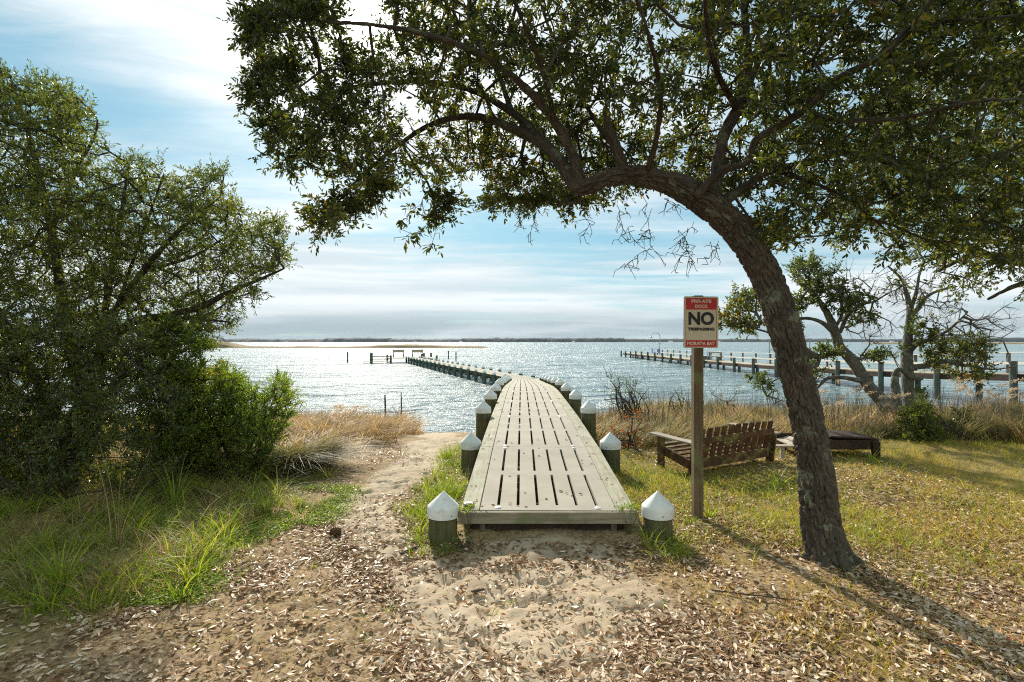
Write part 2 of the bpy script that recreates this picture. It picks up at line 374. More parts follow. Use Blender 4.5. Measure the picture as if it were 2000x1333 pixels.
# ------------------------------------------------------------------ plant machinery
def catmull(P, n):
    P = np.asarray(P, float); d = np.r_[0, np.cumsum(np.maximum(np.linalg.norm(np.diff(P[:, :3], axis=0), axis=1), 1e-4))]
    t = np.linspace(0, d[-1], n); m = np.zeros_like(P)
    m[1:-1] = (P[2:] - P[:-2]) / (d[2:] - d[:-2])[:, None]; m[0] = (P[1] - P[0]) / (d[1] - d[0]); m[-1] = (P[-1] - P[-2]) / (d[-1] - d[-2])
    i = np.clip(np.searchsorted(d, t, 'right') - 1, 0, len(P) - 2); h = (d[i + 1] - d[i])[:, None]; u = ((t - d[i])[:, None]) / h
    return (2 * u**3 - 3 * u**2 + 1) * P[i] + (u**3 - 2 * u**2 + u) * h * m[i] + (-2 * u**3 + 3 * u**2) * P[i + 1] + (u**3 - u**2) * h * m[i + 1]
def tube(PR, step=.03, n=12, disp=None):
    """PR rows x,y,z,r -> verts, quads, uv along a smooth curve"""
    PR = np.asarray(PR, float); L = np.linalg.norm(np.diff(PR[:, :3], axis=0), axis=1).sum(); m = max(3, int(L / step))
    C = catmull(PR, m); P, r = C[:, :3], np.maximum(C[:, 3], .0015)
    T = unit(np.gradient(P, axis=0)); X = np.zeros_like(P); x = unit(np.cross(T[0], (.3, 1, .2)))
    for i in range(m):
        x = unit(x - T[i] * (x @ T[i])); X[i] = x
    Y = np.cross(T, X); a = np.arange(n + 1) / n * 2 * pi; s = np.r_[0, np.cumsum(np.linalg.norm(np.diff(P, axis=0), axis=1))]
    A, Sg = np.meshgrid(a, s); rr = np.repeat(r[:, None], n + 1, 1)
    if disp is not None:
        d = disp(np.cos(A) * rr, np.sin(A) * rr, Sg, rr); d[:, -1] = d[:, 0]; rr = rr + d
    V = P[:, None] + X[:, None] * (np.cos(A) * rr)[..., None] + Y[:, None] * (np.sin(A) * rr)[..., None]
    idx = np.arange(m * (n + 1)).reshape(m, n + 1)
    Q = np.stack([idx[:-1, :-1], idx[:-1, 1:], idx[1:, 1:], idx[1:, :-1]], -1).reshape(-1, 4)
    UV = np.stack([A * .12, Sg], -1).reshape(-1, 2)
    V = V.reshape(-1, 3)
    # close both ends
    V = np.concatenate([V, P[:1] - T[:1] * r[0] * .2, P[-1:] + T[-1:] * r[-1] * .5]); UV = np.concatenate([UV, [[0, 0]], [[0, s[-1]]]])
    nV = len(V); tri = [(idx[0, j + 1], idx[0, j], nV - 2) for j in range(n)] + [(idx[-1, j], idx[-1, j + 1], nV - 1) for j in range(n)]
    return V, Q, UV, np.array(tri)
def tubes_obj(name, curves, mat, parent, step=.03, n=12, disp=None):
    vs, qs, us, ts = [], [], [], []; o = 0
    for c in curves:
        V, Q, U, T = tube(c, step, n, disp); vs.append(V); qs.append(Q + o); us.append(U); ts.append(T + o); o += len(V)
    return make(name, np.concatenate(vs), np.concatenate(qs), mat, parent, True, uv=np.concatenate(us), T=np.concatenate(ts))
def sticks(A, B, ra, rb, n=4):
    """thin prisms, one per edge, in one array"""
    A, B = np.asarray(A, float), np.asarray(B, float); d = unit(B - A)
    x = unit(np.cross(d, np.where(np.abs(d[:, 2:3]) > .9, (1, 0, 0), (0, 0, 1)))); y = np.cross(d, x)
    a = np.arange(n) / n * 2 * pi; c, s = np.cos(a), np.sin(a)
    ring = x[:, None] * c[None, :, None] + y[:, None] * s[None, :, None]
    V = np.concatenate([A[:, None] + ring * np.asarray(ra)[:, None, None], B[:, None] + ring * np.asarray(rb)[:, None, None]], 1)
    j = np.arange(n); k = (j + 1) % n; q = np.stack([j, k, k + n, j + n], -1)
    return V.reshape(-1, 3), (q[None] + (np.arange(len(A)) * 2 * n)[:, None, None]).reshape(-1, 4)
def leaves(P, D, N, L, Wd, fold=.25, curl=.15):
    D = unit(D); sd = unit(np.cross(D, N)); N = np.cross(sd, D); L = np.asarray(L)[:, None]; Wd = np.asarray(Wd)[:, None]
    fold = np.asarray(fold) * np.ones((len(P), 1)); curl = np.asarray(curl).reshape(-1, 1) * np.ones((len(P), 1))
    def pt(t, s): return P + D * L * t + sd * Wd * s + N * (abs(s) * fold * Wd * 2 - curl * L * t * t)
    V = np.stack([pt(0, 0), pt(.3, .42), pt(.68, .46), pt(1, 0), pt(.68, -.46), pt(.3, -.42)], 1).reshape(-1, 3)
    q = np.array([[0, 1, 2, 3], [0, 3, 4, 5]]); return V, (q[None] + (np.arange(len(P)) * 6)[:, None, None]).reshape(-1, 4)
def rdir(n): return unit(RNG.normal(size=(n, 3)))
def blades(B, h, w, lean, amt, seg=3, tipw=.12, az=None):
    """curved grass blades: B base points, lean horizontal direction (n,2)"""
    n = len(B); az = RNG.uniform(0, 2 * pi, n) if az is None else az
    sd = np.stack([np.cos(az), np.sin(az), np.zeros(n)], -1); ln = np.concatenate([lean, np.zeros((n, 1))], 1)
    V = []
    for i in range(seg + 1):
        t = i / seg; a = amt[:, None]
        c = B + np.array((0, 0, 1)) * (h[:, None] * (t - .42 * a * t * t)) + ln * (h[:, None] * a * t ** 1.8)
        wd = (w * (1 - (1 - tipw) * t ** 1.6))[:, None] / 2
        V += [c - sd * wd, c + sd * wd]
    V = np.stack(V, 1).reshape(-1, 3); q = np.array([[2 * i, 2 * i + 1, 2 * i + 3, 2 * i + 2] for i in range(seg)])
    return V, (q[None] + (np.arange(n) * 2 * (seg + 1))[:, None, None]).reshape(-1, 4)
def join(*parts):
    V, Q, o = [], [], 0
    for v, q in parts: V.append(v); Q.append(q + o); o += len(v)
    return np.concatenate(V), np.concatenate(Q)
def inpoly(px, py, poly):
    r = np.zeros(len(px), bool); n = len(poly)
    for i in range(n):
        x1, y1 = poly[i]; x2, y2 = poly[(i + 1) % n]
        if y1 == y2: continue
        c = ((py < y1) != (py < y2)) & (px < (x2 - x1) * (py - y1) / (y2 - y1) + x1); r ^= c
    return r
def limb(pts, k=1.0):
    """pixel/distance/width polyline -> x,y,z,r"""
    return np.array([list(at(x, y, Y)) + [w * Y / F / 2 * k] for x, y, Y, w in pts])
def grow(limbs, anchors, step=.16, jit=.035, r0=.0032, rmax=.05, droop=.0, fork=.75):
    """link every anchor to the nearest wood with a bent branch; returns edges and radii, anchors' parent direction"""
    base = np.concatenate([catmull(l, max(3, int(np.linalg.norm(np.diff(l[:, :3], axis=0), axis=1).sum() / .12)))[:, :3] for l in limbs])
    nb = len(base); cap = nb + len(anchors) * 14; P = np.zeros((cap, 3)); P[:nb] = base; par = -np.ones(cap, int); cnt = nb
    d0 = np.array([np.min(((base - a) ** 2).sum(1)) for a in anchors]); order = np.argsort(d0); tip = np.zeros(len(anchors), int)
    cost = np.zeros(cap)
    for ai in order:
        a = anchors[ai]; d = np.sqrt(((P[:cnt] - a) ** 2).sum(1)) + cost[:cnt] * .18; j = int(np.argmin(d)); s = P[j]; v = a - s; L = np.linalg.norm(v)
        m = int(min(10, max(1, L / step))); pj = P[par[j]] if par[j] >= 0 else s - v * .1
        t0 = unit(s - pj) * L * .5; prev = j; mid = s + t0 * fork * .6 + v * .22
        for q in range(1, m + 1):
            t = q / m; c = (1 - t) ** 2 * s + 2 * t * (1 - t) * mid + t * t * a
            if q < m: c = c + RNG.normal(size=3) * jit; c[2] -= droop * t * (1 - t) * L
            P[cnt] = c; par[cnt] = prev; cost[cnt] = cost[prev] + L / m; prev = cnt; cnt += 1
        tip[ai] = prev
    w = np.zeros(cnt); w[tip] += 1
    for i in range(cnt - 1, nb - 1, -1):
        if par[i] >= 0: w[par[i]] += w[i]
    e = np.arange(nb, cnt); rad = np.minimum(r0 * np.maximum(w, 1) ** .46, rmax); rp = np.where(par[e] < nb, rad[e] * 1.1, np.minimum(rad[par[e]], rad[e] * 1.3))
    return P, par, e, rp, rad[e], tip
def spray(Pt, out, k=6, tl=(.1, .2), nl=9, L=.055, Wd=.024, up=.25, spread=1.0, fold=.25, bare=0.0):
    """leafy twiglets round each tip: returns leaf arrays and twig edges"""
    n = len(Pt); P0 = np.repeat(Pt, k, 0); o = np.repeat(out, k, 0)
    d = unit(o * .8 + rdir(n * k) * spread + np.array((0, 0, up))); l = RNG.uniform(*tl, n * k)
    P1 = P0 + d * l[:, None]; P1[:, 2] -= l * .08
    kp = RNG.random(n * k) > bare
    A = np.repeat(P0[kp], nl, 0); B = np.repeat(P1[kp], nl, 0); m = len(A); t = np.tile(np.linspace(.15, 1.0, nl), kp.sum()) + RNG.uniform(-.05, .05, m)
    dd = np.repeat(d[kp], nl, 0); sd = unit(np.cross(dd, rdir(m)))
    spreadang = np.where(t > .9, .35, 1.0)[:, None]
    LD = unit(dd * .65 + sd * spreadang + RNG.normal(size=(m, 3)) * .15); LN = unit(np.cross(LD, rdir(m)) + np.array((0, 0, .7)))
    sz = RNG.uniform(.65, 1.2, m)
    V, Q = leaves(A + (B - A) * t[:, None], LD, LN, L * sz, Wd * sz * RNG.uniform(.8, 1.15, m), fold, RNG.uniform(-.1, .35, m))
    return (V, Q), (P0, P1)
def crownify(root, limbs, anchors, leaf, twig, k=6, tl=(.1, .2), nl=9, L=.055, Wd=.024, r0=.0032, step=.16, up=.25, bare=0.0, jit=.035, droop=0.0, fine=5, rmax=.05, cname='crown', bname='branches'):
    P, par, e, rp, rc, tip = grow(limbs, anchors, step, jit, r0, rmax, droop)
    out = unit(P[tip] - P[np.maximum(par[tip], 0)])
    leafs, (A, B) = spray(P[tip], out, k, tl, nl, L, Wd, up, bare=bare)
    br = sticks(P[par[e]], P[e], rp, rc, fine); tw = sticks(A, B, np.full(len(A), r0 * .55), np.full(len(A), r0 * .3), 3)
    V, Q = join(br, tw)
    make(bname, V, Q, twig, root); make(cname, *leafs, leaf, root)
def blobs(bl, clump=None):
    """(px,py,Y, rx,ry, rY, n) ellipsoids -> points"""
    r = []
    for x, y, Y, rx, ry, rd, n in bl:
        d = rdir(n) * (RNG.random((n, 1)) ** .42)
        r.append(np.array([at(x + a * rx, y + b * ry, Y + c * rd) for a, b, c in d]))
    return np.concatenate(r)
def polyfill(poly, n, Y0, Y1, clump=2.2, thr=.33, seed=3):
    xs = [p[0] for p in poly]; ys = [p[1] for p in poly]; out = []; c = 0
    while c < n:
        m = n * 3; x = RNG.uniform(min(xs), max(xs), m); y = RNG.uniform(min(ys), max(ys), m); Y = RNG.uniform(0, 1, m)
        lo = Y0(x, y) if callable(Y0) else Y0; hi = Y1(x, y) if callable(Y1) else Y1; Y = lo + (hi - lo) * Y
        k = inpoly(x, y, poly); x, y, Y = x[k], y[k], Y[k]
        P = np.stack([(x - 1000) / F * Y, Y, CH - (y - HZ) / F * Y], -1)
        k = fbm(P[:, 0] * clump, P[:, 1] * clump, P[:, 2] * clump, 2, seed) > thr + RNG.uniform(-.06, .06, len(P)); P = P[k]
        out.append(P); c += len(P)
    return np.concatenate(out)[:n]

# ------------------------------------------------------------------ ground
WZ = -1.1
def height(x, y):
    x = np.asarray(x, float); y = np.asarray(y, float)
    wob = (fbm(x * .35, y * .35 + 9, 0, 3, 21) - .5) * 1.8
    ys = y - 2.4 * sstep(x, 1.2, 3.5) - .3 * sstep(-x, 2.2, 4) + wob * sstep(y, 8, 12)
    z = np.interp(ys, [-50, 7.6, 9, 10.2, 12, 14, 16, 20, 30, 60, 5000], [0, 0, -.06, -.2, -.48, -.80, -1.12, -1.5, -2.0, -2.8, -3.2])
    near = sstep(y, 22, 14)
    z = z + .085 * np.exp(-((y - 4.45) / .38) ** 2) * sstep(x, -.62, -.30) * sstep(x, 1.28, .95)
    return z + near * ((fbm(x * .9, y * .9, 0, 3, 5) - .5) * .07 + (fbm(x * 5, y * 5, 0, 3, 8) - .5) * .018)
def sandmask(x, y):
    """bare sand: the patch before the deck and the footpath down to the shore on its left"""
    x = np.asarray(x, float); y = np.asarray(y, float); n = (fbm(x * 1.6, y * 1.6, 0, 4, 31) - .5)
    pc = np.interp(y, [2.4, 3.2, 4.2, 5.2, 6.5, 8, 9.5, 12, 16], [-.05, -.3, -.95, -1.35, -1.35, -1.2, -1.25, -1.7, -2.0]); pw = np.interp(y, [2.4, 4, 6, 8, 12], [.36, .34, .34, .42, .5])
    a = 1 - sstep(np.abs(x - pc + n * .5), pw * .55, pw * 1.25)
    b = 1 - sstep(np.hypot((x - .16) / .95, (y - 3.3) / 1.0) + n * .7, .65, 1.1)
    c = 1 - sstep(np.hypot((x - .2) / .68, (y - 2.5) / .8) + n * .7, .6, 1.1)
    return np.clip(np.maximum(np.maximum(a * .9, b), c * .85), 0, 1)
def ggrid():
    xs = np.unique(np.concatenate([np.arange(-4.6, 4.6, .028), np.arange(-12, 12, .12), np.arange(-40, 40, 1.3), [-7000, -4000, -1500, -500, -150, -80, -60, 60, 80, 150, 500, 1500, 4000, 7000]]))
    ys = np.unique(np.concatenate([np.arange(2.1, 6.6, .026), np.arange(6.6, 9.5, .05), np.arange(-6, 24, .14), np.arange(24, 70, 1.5), [-450, -200, -60, -25, -12, 90, 150, 400, 1200, 3000, 5200]]))
    return xs, ys
xs, ys = ggrid(); GX, GY = np.meshgrid(xs, ys); GZ = height(GX, GY); sm = sandmask(GX, GY)
near = (np.abs(GX) < 5) & (GY < 10) & (GY > 2)
foot = fbm(GX * 7.5, GY * 7.5, 0, 3, 77); pit = -np.clip(.46 - foot, 0, 1) * .16 + np.clip(foot - .56, 0, 1) * .07
GZ = GZ + near * (pit * (.35 + .65 * sm) + (fbm(GX * 26, GY * 26, 0, 2, 78) - .5) * .010 * (1 + sm))
idx = np.arange(GX.size).reshape(GX.shape)
m, g = newmat('ground_sand_and_soil')
pos = g.new('ShaderNodeNewGeometry').outputs['Position']
att = g.new('ShaderNodeAttribute', attribute_name='sand').outputs['Fac']
n1 = g.noise(pos, 2.2, 5, .6); n2 = g.noise(pos, 38, 4, .65); n3 = g.noise(pos, 220, 2)
sandc = g.mix(g.rng(n1, .3, .7), (.375, .295, .205), (.49, .40, .29)); sandc = g.mix(g.rng(n2, .58, .72, 0, .55), sandc, (.22, .155, .10))
sandc = g.mix(g.rng(n3, .35, .65, 0, .25), sandc, (.25, .19, .13))
soil = g.mix(g.rng(n2, .35, .65), (.15, .10, .055), (.36, .255, .15)); soil = g.mix(g.rng(n1, .45, .7, 0, .5), soil, (.28, .21, .085))
c = g.mix(g.rng(g.math('ADD', att, g.math('MULTIPLY', g.math('SUBTRACT', n2, .5), .5)), .2, .75), soil, sandc)
turf = g.new('ShaderNodeAttribute', attribute_name='turf').outputs['Fac']
c = g.mix(g.math('MULTIPLY', turf, .85), c, g.mix(g.rng(n2, .35, .65), (.10, .085, .03), (.27, .215, .085)))
zz = g.new('ShaderNodeSeparateXYZ', {0: pos}).outputs[2]
c = g.mix(g.rng(zz, -.85, -1.1), c, (.10, .085, .06))
finish(g, c, .92, g.math('ADD', n2, g.math('MULTIPLY', n3, .5)), .6, .008, .15)
o = make('ground', np.stack([GX, GY, GZ], -1).reshape(-1, 3), np.stack([idx[:-1, :-1], idx[:-1, 1:], idx[1:, 1:], idx[1:, :-1]], -1).reshape(-1, 4), m, smooth=True, attrs={'sand': sm.ravel(), 'turf': (np.maximum(sstep(GX, .8, 1.6) * sstep(GY, 3.4, 4.8), sstep(np.interp(GY, [2.4, 3.3, 4.2, 5.0, 5.8, 7], [-2.55, -2.1, -1.95, -1.75, -1.85, -2.1]) - GX, -.1, .5)) * (1 - sm)).ravel()})
tag(o, kind='structure')
def gz(x, y): return height(x, y)
# ------------------------------------------------------------------ water
m, g = newmat('bay_water'); pos = g.new('ShaderNodeNewGeometry').outputs['Position']
sv = g.scale(pos, (.6, 1.0, 1))
w1 = g.noise(sv, 3.4, 4, .6, .4); w2 = g.noise(sv, .9, 3, .55, .5); w3 = g.noise(sv, .24, 3, .55, .5); w4 = g.noise(sv, .06, 3, .6, .5); w0 = g.noise(sv, 9, 3, .6, .3)
wh = g.math('ADD', g.math('MULTIPLY', w0, .05), 0.0); wh = g.math('ADD', wh, g.math('ADD', g.math('ADD', g.math('MULTIPLY', w1, .26), g.math('MULTIPLY', w2, .75)), g.math('ADD', g.math('MULTIPLY', w3, 2.2), g.math('MULTIPLY', w4, 6.0))))
b = finish(g, (.19, .265, .285), .20, wh, 1.0, 1.0, .5); b.inputs['IOR'].default_value = 1.33
wx = np.r_[-7000, -2000, -400, np.linspace(-100, 100, 41), 400, 2000, 7000]; wy = np.r_[9, np.linspace(12, 120, 40), 300, 1000, 3000, 5190]
X, Y = np.meshgrid(wx, wy); idx = np.arange(X.size).reshape(X.shape)
tag(make('water', np.stack([X, Y, X * 0 + WZ], -1).reshape(-1, 3), np.stack([idx[:-1, :-1], idx[:-1, 1:], idx[1:, 1:], idx[1:, :-1]], -1).reshape(-1, 4), m, smooth=True), kind='structure')

# ------------------------------------------------------------------ far shore
def ridge(name, x0, x1, n, yc, dep, hfun, z0, mat, rows=7):
    x = np.linspace(x0, x1, n); t = np.linspace(0, 1, rows); Xg, Tg = np.meshgrid(x, t)
    H = hfun(Xg, Tg) * np.sin(Tg * pi) ** .5; V = np.stack([Xg, yc + (Tg - .5) * dep, z0 + H], -1)
    i = np.arange(Xg.size).reshape(Xg.shape); Q = np.stack([i[:-1, :-1], i[:-1, 1:], i[1:, 1:], i[1:, :-1]], -1).reshape(-1, 4)
    return make(name, V.reshape(-1, 3), Q, mat)
M['treeline'] = plain('far_trees', (.006, .012, .018), .95, .3, .02)
M['marsh'] = plain('marsh_bank', (.20, .145, .07), .95, .25, .12)
o = ridge('far_shore', -6500, 6500, 500, 3000, 260, lambda x, t: 1.8 + 0 * x, WZ - .8, M['marsh']); tag(o, kind='structure')
def thg(x, t):
    h = 13 + 8 * fbm(x * .006, t * 3, 0, 3, 41) + 9 * (fbm(x * .035, t * 5, 0, 2, 43) - .35); h = h + 5 * (vnoise(x * .0022, 0, 0, 47) > .62)
    return np.maximum(h, 3)
o = ridge('far_treeline', -6500, 6500, 3200, 3010, 170, thg, WZ, M['treeline'])
tag(o, 'dark wooded shoreline across the bay', 'trees', kind='stuff')
hm = MB()
def house_proto():
    r = empty('house', (0, 0, 0), 'tiny pale house among the trees of the far shore', 'house', 'houses on the far shore')
    MB().box((0, 0, 3), (16, 9, 6)).build('wall', M['white_paint'], r)
    b = MB(); b.add([(-8.8, -5.4, 6.1), (8.8, -5.4, 6.1), (8.8, 5.4, 6.1), (-8.8, 5.4, 6.1), (-8.8, 0, 9.6), (8.8, 0, 9.6)], [(0, 1, 5, 4), (2, 3, 4, 5), (0, 4, 3, 3), (1, 2, 5, 5), (0, 3, 2, 1)]); b.build('roof', M['roof'], r)
    return r
hp = house_proto(); kids = children(hp); RNGH = np.random.default_rng(4)
HL = ['leftmost', 'second', 'third', 'fourth', 'fifth', 'sixth', 'seventh', 'eighth', 'rightmost']
for i, (hx, sc) in enumerate([(560, .8), (812, .7), (900, 1.0), (1120, .8), (1310, 1.1), (1402, 1.2), (1540, .8), (1742, 1.0), (1905, 1.1)]):
    o = hp if i == 0 else copy_tree(hp, None, kids)
    o.location = ((hx - 1000) / F * 2890, 2890, WZ + .8); o['label'] = HL[i] + (' from the left' if 0 < i < 8 else '') + ' of the tiny pale houses on the far shore'; o.scale = (sc * 1.1,) * 3; o.rotation_euler.z = RNGH.uniform(-.5, .5)
# marsh bars out in the bay
o = ridge('marsh_bar', -190, -8, 260, 238, 16, lambda x, t: (.75 + .7 * fbm(x * .12, t * 2, 0, 3, 51) + 2.0 * np.exp(-((x + 130) / 9) ** 2) + .9 * np.exp(-((x + 45) / 16) ** 2)) * sstep(x, -190, -170) * sstep(-x, 8, 14), WZ - .35, M['marsh']); tag(o, kind='structure')
o = ridge('marsh_bar', 370, 1200, 200, 600, 30, lambda x, t: (1.7 + .9 * fbm(x * .05, t * 2, 0, 3, 52)) * sstep(x, 370, 420), WZ - .4, M['marsh']); tag(o, kind='structure')

# ------------------------------------------------------------------ the long dock
dock = empty('boardwalk_dock', (.291, 4.33, 0), 'long grey slotted deck on white-capped pilings, running into the bay and bending left', 'dock')
DO = np.array((.291, 4.33, 0.0))
st = [(4.33, .243), (6.42, .345), (8.7, .39), (10.9, .395), (13.1, .39), (15.3, .33), (17.7, .20), (20.2, .05), (22.8, -.09), (25.4, -.24), (28.0, -.38), (30.0, -.45)]
S1 = [np.array((.215 + .0175 * y, y, z)) for y, z in st]
fd = np.array((-math.sin(R(19)), math.cos(R(19)), 0)); S2 = [S1[-1] + fd * 2.12 * i for i in range(0, 20)]
DW, PW, PH = 1.43, 1.10, .035           # full width, panel width, panel thickness
def slotted(L):
    """slotted panel, local x across, y along from 0 to L, top at z=0"""
    sx = [-.405 + .162 * i for i in range(6)]; xsn = [-PW / 2] + sorted([v for s in sx for v in (s - .0125, s + .0125)]) + [PW / 2]
    f = L / 2.2; ysn = [0, .12 * f, 1.02 * f, 1.16 * f, 2.08 * f, L]
    V, Q = [], []; nx, ny = len(xsn), len(ysn)
    for z in (0, -PH):
        for yy in ysn:
            for xx in xsn: V.append((xx, yy, z))
    hole = lambda i, j: (i % 2 == 1) and j in (1, 3)
    vid = lambda i, j, k: k * nx * ny + j * nx + i
    for j in range(ny - 1):
        for i in range(nx - 1):
            if hole(i, j): continue
            Q.append((vid(i, j, 0), vid(i + 1, j, 0), vid(i + 1, j + 1, 0), vid(i, j + 1, 0))); Q.append((vid(i, j, 1), vid(i, j + 1, 1), vid(i + 1, j + 1, 1), vid(i + 1, j, 1)))
            for (di, dj, a, b) in ((-1, 0, (i, j + 1), (i, j)), (1, 0, (i + 1, j), (i + 1, j + 1)), (0, -1, (i, j), (i + 1, j)), (0, 1, (i + 1, j + 1), (i, j + 1))):
                ii, jj = i + di, j + dj
                if ii < 0 or jj < 0 or ii >= nx - 1 or jj >= ny - 1 or hole(ii, jj): Q.append((vid(*a, 0), vid(*a, 1), vid(*b, 1), vid(*b, 0)))
    return V, Q
pv, pq = slotted(2.2); panel_me = None; proto = {}
capm = MB().lathe((0, 0, 0), (0, 0, .20), [(0, .124), (0, .128), (.03, .1285), (.37, .128), (.40, .1265), (.44, .121), (.80, .045), (.93, .017), (.985, .007), (1, .002)], 40)
def place(o, p, parent, q):
    o.parent = parent; o.location = Vector(p) - wl(parent); o.rotation_mode = 'QUATERNION'; o.rotation_quaternion = q; return o
def use(key, builder, p, parent, q=Quaternion(), sc=(1, 1, 1)):
    """first call builds the mesh, later ones copy it"""
    if key not in proto: proto[key] = o = builder()
    else: o = proto[key].copy(); COL.objects.link(o)
    o.scale = sc; return place(o, p, parent, q)
def boltm(): return MB().lathe((0, 0, 0), (0, 0, .012), [(0, .026), (.35, .025), (.8, .012), (1, .002)], 14).build('fastener', M['cap'], None, True)
segs = [(S1[i], S1[i + 1]) for i in range(len(S1) - 1)] + [(S2[i], S2[i + 1]) for i in range(len(S2) - 1)]
for i, (a, b) in enumerate(segs):
    v = Vector(b - a); L = v.length; yx = v.normalized(); xx = yx.cross(Vector((0, 0, 1))).normalized(); q = Matrix((xx, yx, xx.cross(yx))).transposed().to_quaternion()
    p = use('panel', lambda: make('deck_panel', pv, pq, M['deck'], loc=(0, 0, 0)), a + np.array(yx) * .004, dock, q, (1, (L - .008) / 2.2, 1))
    if i < 8:
        for sx in (-.405, .405):
            for yy in (.05, 2.14): fz = use('bolt', boltm, (0, 0, 0), None); fz.parent = p; fz.location = (sx, yy, .0008)
    for s in (-1, 1):
        def eb(): return MB().box((0, 1.1, -.021), (.150, 2.2 - .004, .040), bev=.004).build('edge_board', M['edge_wood'])
        e = use('edge', eb, a + np.array(xx) * s * (PW / 2 + .082) + np.array((0, 0, .002)), dock, q, (1, L / 2.2, 1))
        def jo(): return MB().box((0, 1.1, -.135), (.045, 2.19, .18)).build('joist', M['frame_dark'])
        use('joist', jo, a + np.array(xx) * s * (PW / 2 - .02), dock, q, (1, L / 2.2, 1))
    if i not in (11,):
        def cb(): return MB().box((0, 0, -.31), (1.72, .045, .17)).build('cross_beam', M['frame_dark'])
        use('cross', cb, b - np.array(yx) * (.15), dock, Matrix((xx, yx, (0, 0, 1))).transposed().to_quaternion())
# fascia and an added dark board blocking sun shafts in the shaded gap below
MB().box((0, 0, 0), (DW + .01, .038, .092), bev=.003).build('fascia_board', M['fascia'], dock, loc=(.0, -.022, .243 - .049 - .002))
MB().box((0, 0, 0), (1.36, .05, .20), bev=.003).build('gap_shade_board', M['lounger'], dock, loc=(.0, .06, .09))
def piling(p, top, key, mat, rad=.116, hgt=1.0, capped=True, parent=None, rot=0):
    """p = foot xy; top = z of the shaft top"""
    bot = gz(p[0], p[1]) - .4; bot = float(max(bot, WZ - 1.6)); h = top - bot
    def shaft(): return MB().lathe((0, 0, 0), (0, 0, 1), [(0, rad), (.5, rad * .985), (.999, rad * .97), (1, rad * .9)], 28).build('piling', mat, None, True)
    o = use(key, shaft, (p[0], p[1], bot), parent, Quaternion((0, 0, 1), rot), (1, 1, h))
    return o
def capped(p, apex, key, mat, parent):
    # shaft length is baked so that its cap child keeps its shape
    bot = float(max(gz(p[0], p[1]) - .4, WZ - 1.6)); top = apex - .2; h = top - bot
    rot = RNG.uniform(0, 6)
    k = (key, round(h, 1))
    if k not in proto:
        hh = k[1]
        o = MB().lathe((0, 0, -hh), (0, 0, .02), [(0, .118), (.5, .117), (1, .114)], 28).build('piling', mat, None, True)
        cp = capm.build('cap', M['cap'], o, True, loc=(0, 0, -.07 + .02))
        sc = MB()
        for a in (0.4, 2.4, 4.6): sc.lathe((math.cos(a) * .126, math.sin(a) * .126, -.02), (math.cos(a) * .131, math.sin(a) * .131, -.02), [(0, .006), (1, .005)], 8)
        sc.build('screw', M['screw'], o, loc=(0, 0, 0)); proto[k] = o; new = o
    else: new = copy_tree(proto[k])
    new.parent = parent; new.location = Vector((p[0], p[1], top)) - wl(parent); tilt = RNG.normal(size=2) * .012
    new.rotation_euler = (tilt[0], tilt[1], rot); return new
rows1 = [(4.34, .447), (6.59, .545), (8.73, .70), (10.8, .705), (13.1, .66), (15.2, .63), (17.7, .50), (20.3, .36), (23.2, .20), (26.0, .05), (28.9, -.11)]
for y, ap in rows1:
    cx = .235 + .0175 * y
    for s in (-1, 1):
        if y > 28 and s < 0: continue
        capped((cx + s * (.855 if y > 5 else .865), y), ap, 'near', M['piling'], dock)
side = np.array((math.cos(R(19)), math.sin(R(19)), 0))
for i in range(20):
    for s in (-1, 1):
        c = S2[0] + fd * (2.12 * i + 1.0) + side * s * .855
        capped(c[:2], -.13 + RNG.uniform(-.02, .02), 'far', M['piling_wet'], dock)
# head of the dock: a platform to the left with rails, seats and mooring posts
E = S2[-1]; q19 = Quaternion((0, 0, 1), R(19)); ez = E[2]
def dl(u, v, z=0.0): return E + side * u + fd * v + np.array((0, 0, z))
def dbox(mb, u, v, z, du, dv, dz): c = dl(u, v, z) - DO; mb.box(c, (du, dv, dz), q19.to_matrix()); return mb
dbox(dbox(MB(), .0, 2.2, -.03, 6.0, 4.4, .05), -4.6, 1.0, -.42, 3.2, 1.6, .05).build('platform', M['pier_deck'], dock)
for u, v, top, kk in ((-2.9, .2, .35, 0), (2.9, .2, .3, 0), (-2.9, 4.2, .35, 0), (2.9, 4.2, .55, 0), (1.0, .2, .5, 0)):
    c = dl(u, v); o_ = piling(c[:2], c[2] + top, 'headpile', M['piling_wet'], .13, parent=dock)
for u, v, top in ((-5.2, .3, .72), (-5.2, 1.8, .62)): c = dl(u, v); piling(c[:2], c[2] + top, 'headpile', M['piling_wet'], .13, parent=dock)
r = MB()
for z in (.10, .42): dbox(r, -4.1, .25, z - .2, 2.3, .05, .09)
r.build('handrail', M['rail_post'], dock)
def seat(u, v, lab):
    c = dl(u, v); o = empty('bench', tuple(c), lab, 'bench', 'high backed benches at the dock head', R(19))
    b = MB().box((0, 0, .43), (1.5, .42, .05)); b.build('seat', M['bench_top'], o)
    MB().box((0, .26, .82), (1.5, .05, .36)).build('backrest', M['bench_top'], o)
    for s in (-.65, .65): MB().box((s, 0, .2), (.08, .4, .41)).box((s, .29, .45), (.08, .06, .9)).build('leg', M['rail_post'], o)
seat(-1.5, 3.6, 'leftmost bench with a plank back on the end of the left dock'); seat(.9, 3.0, 'second bench with a plank back, nearer the middle of the dock head')
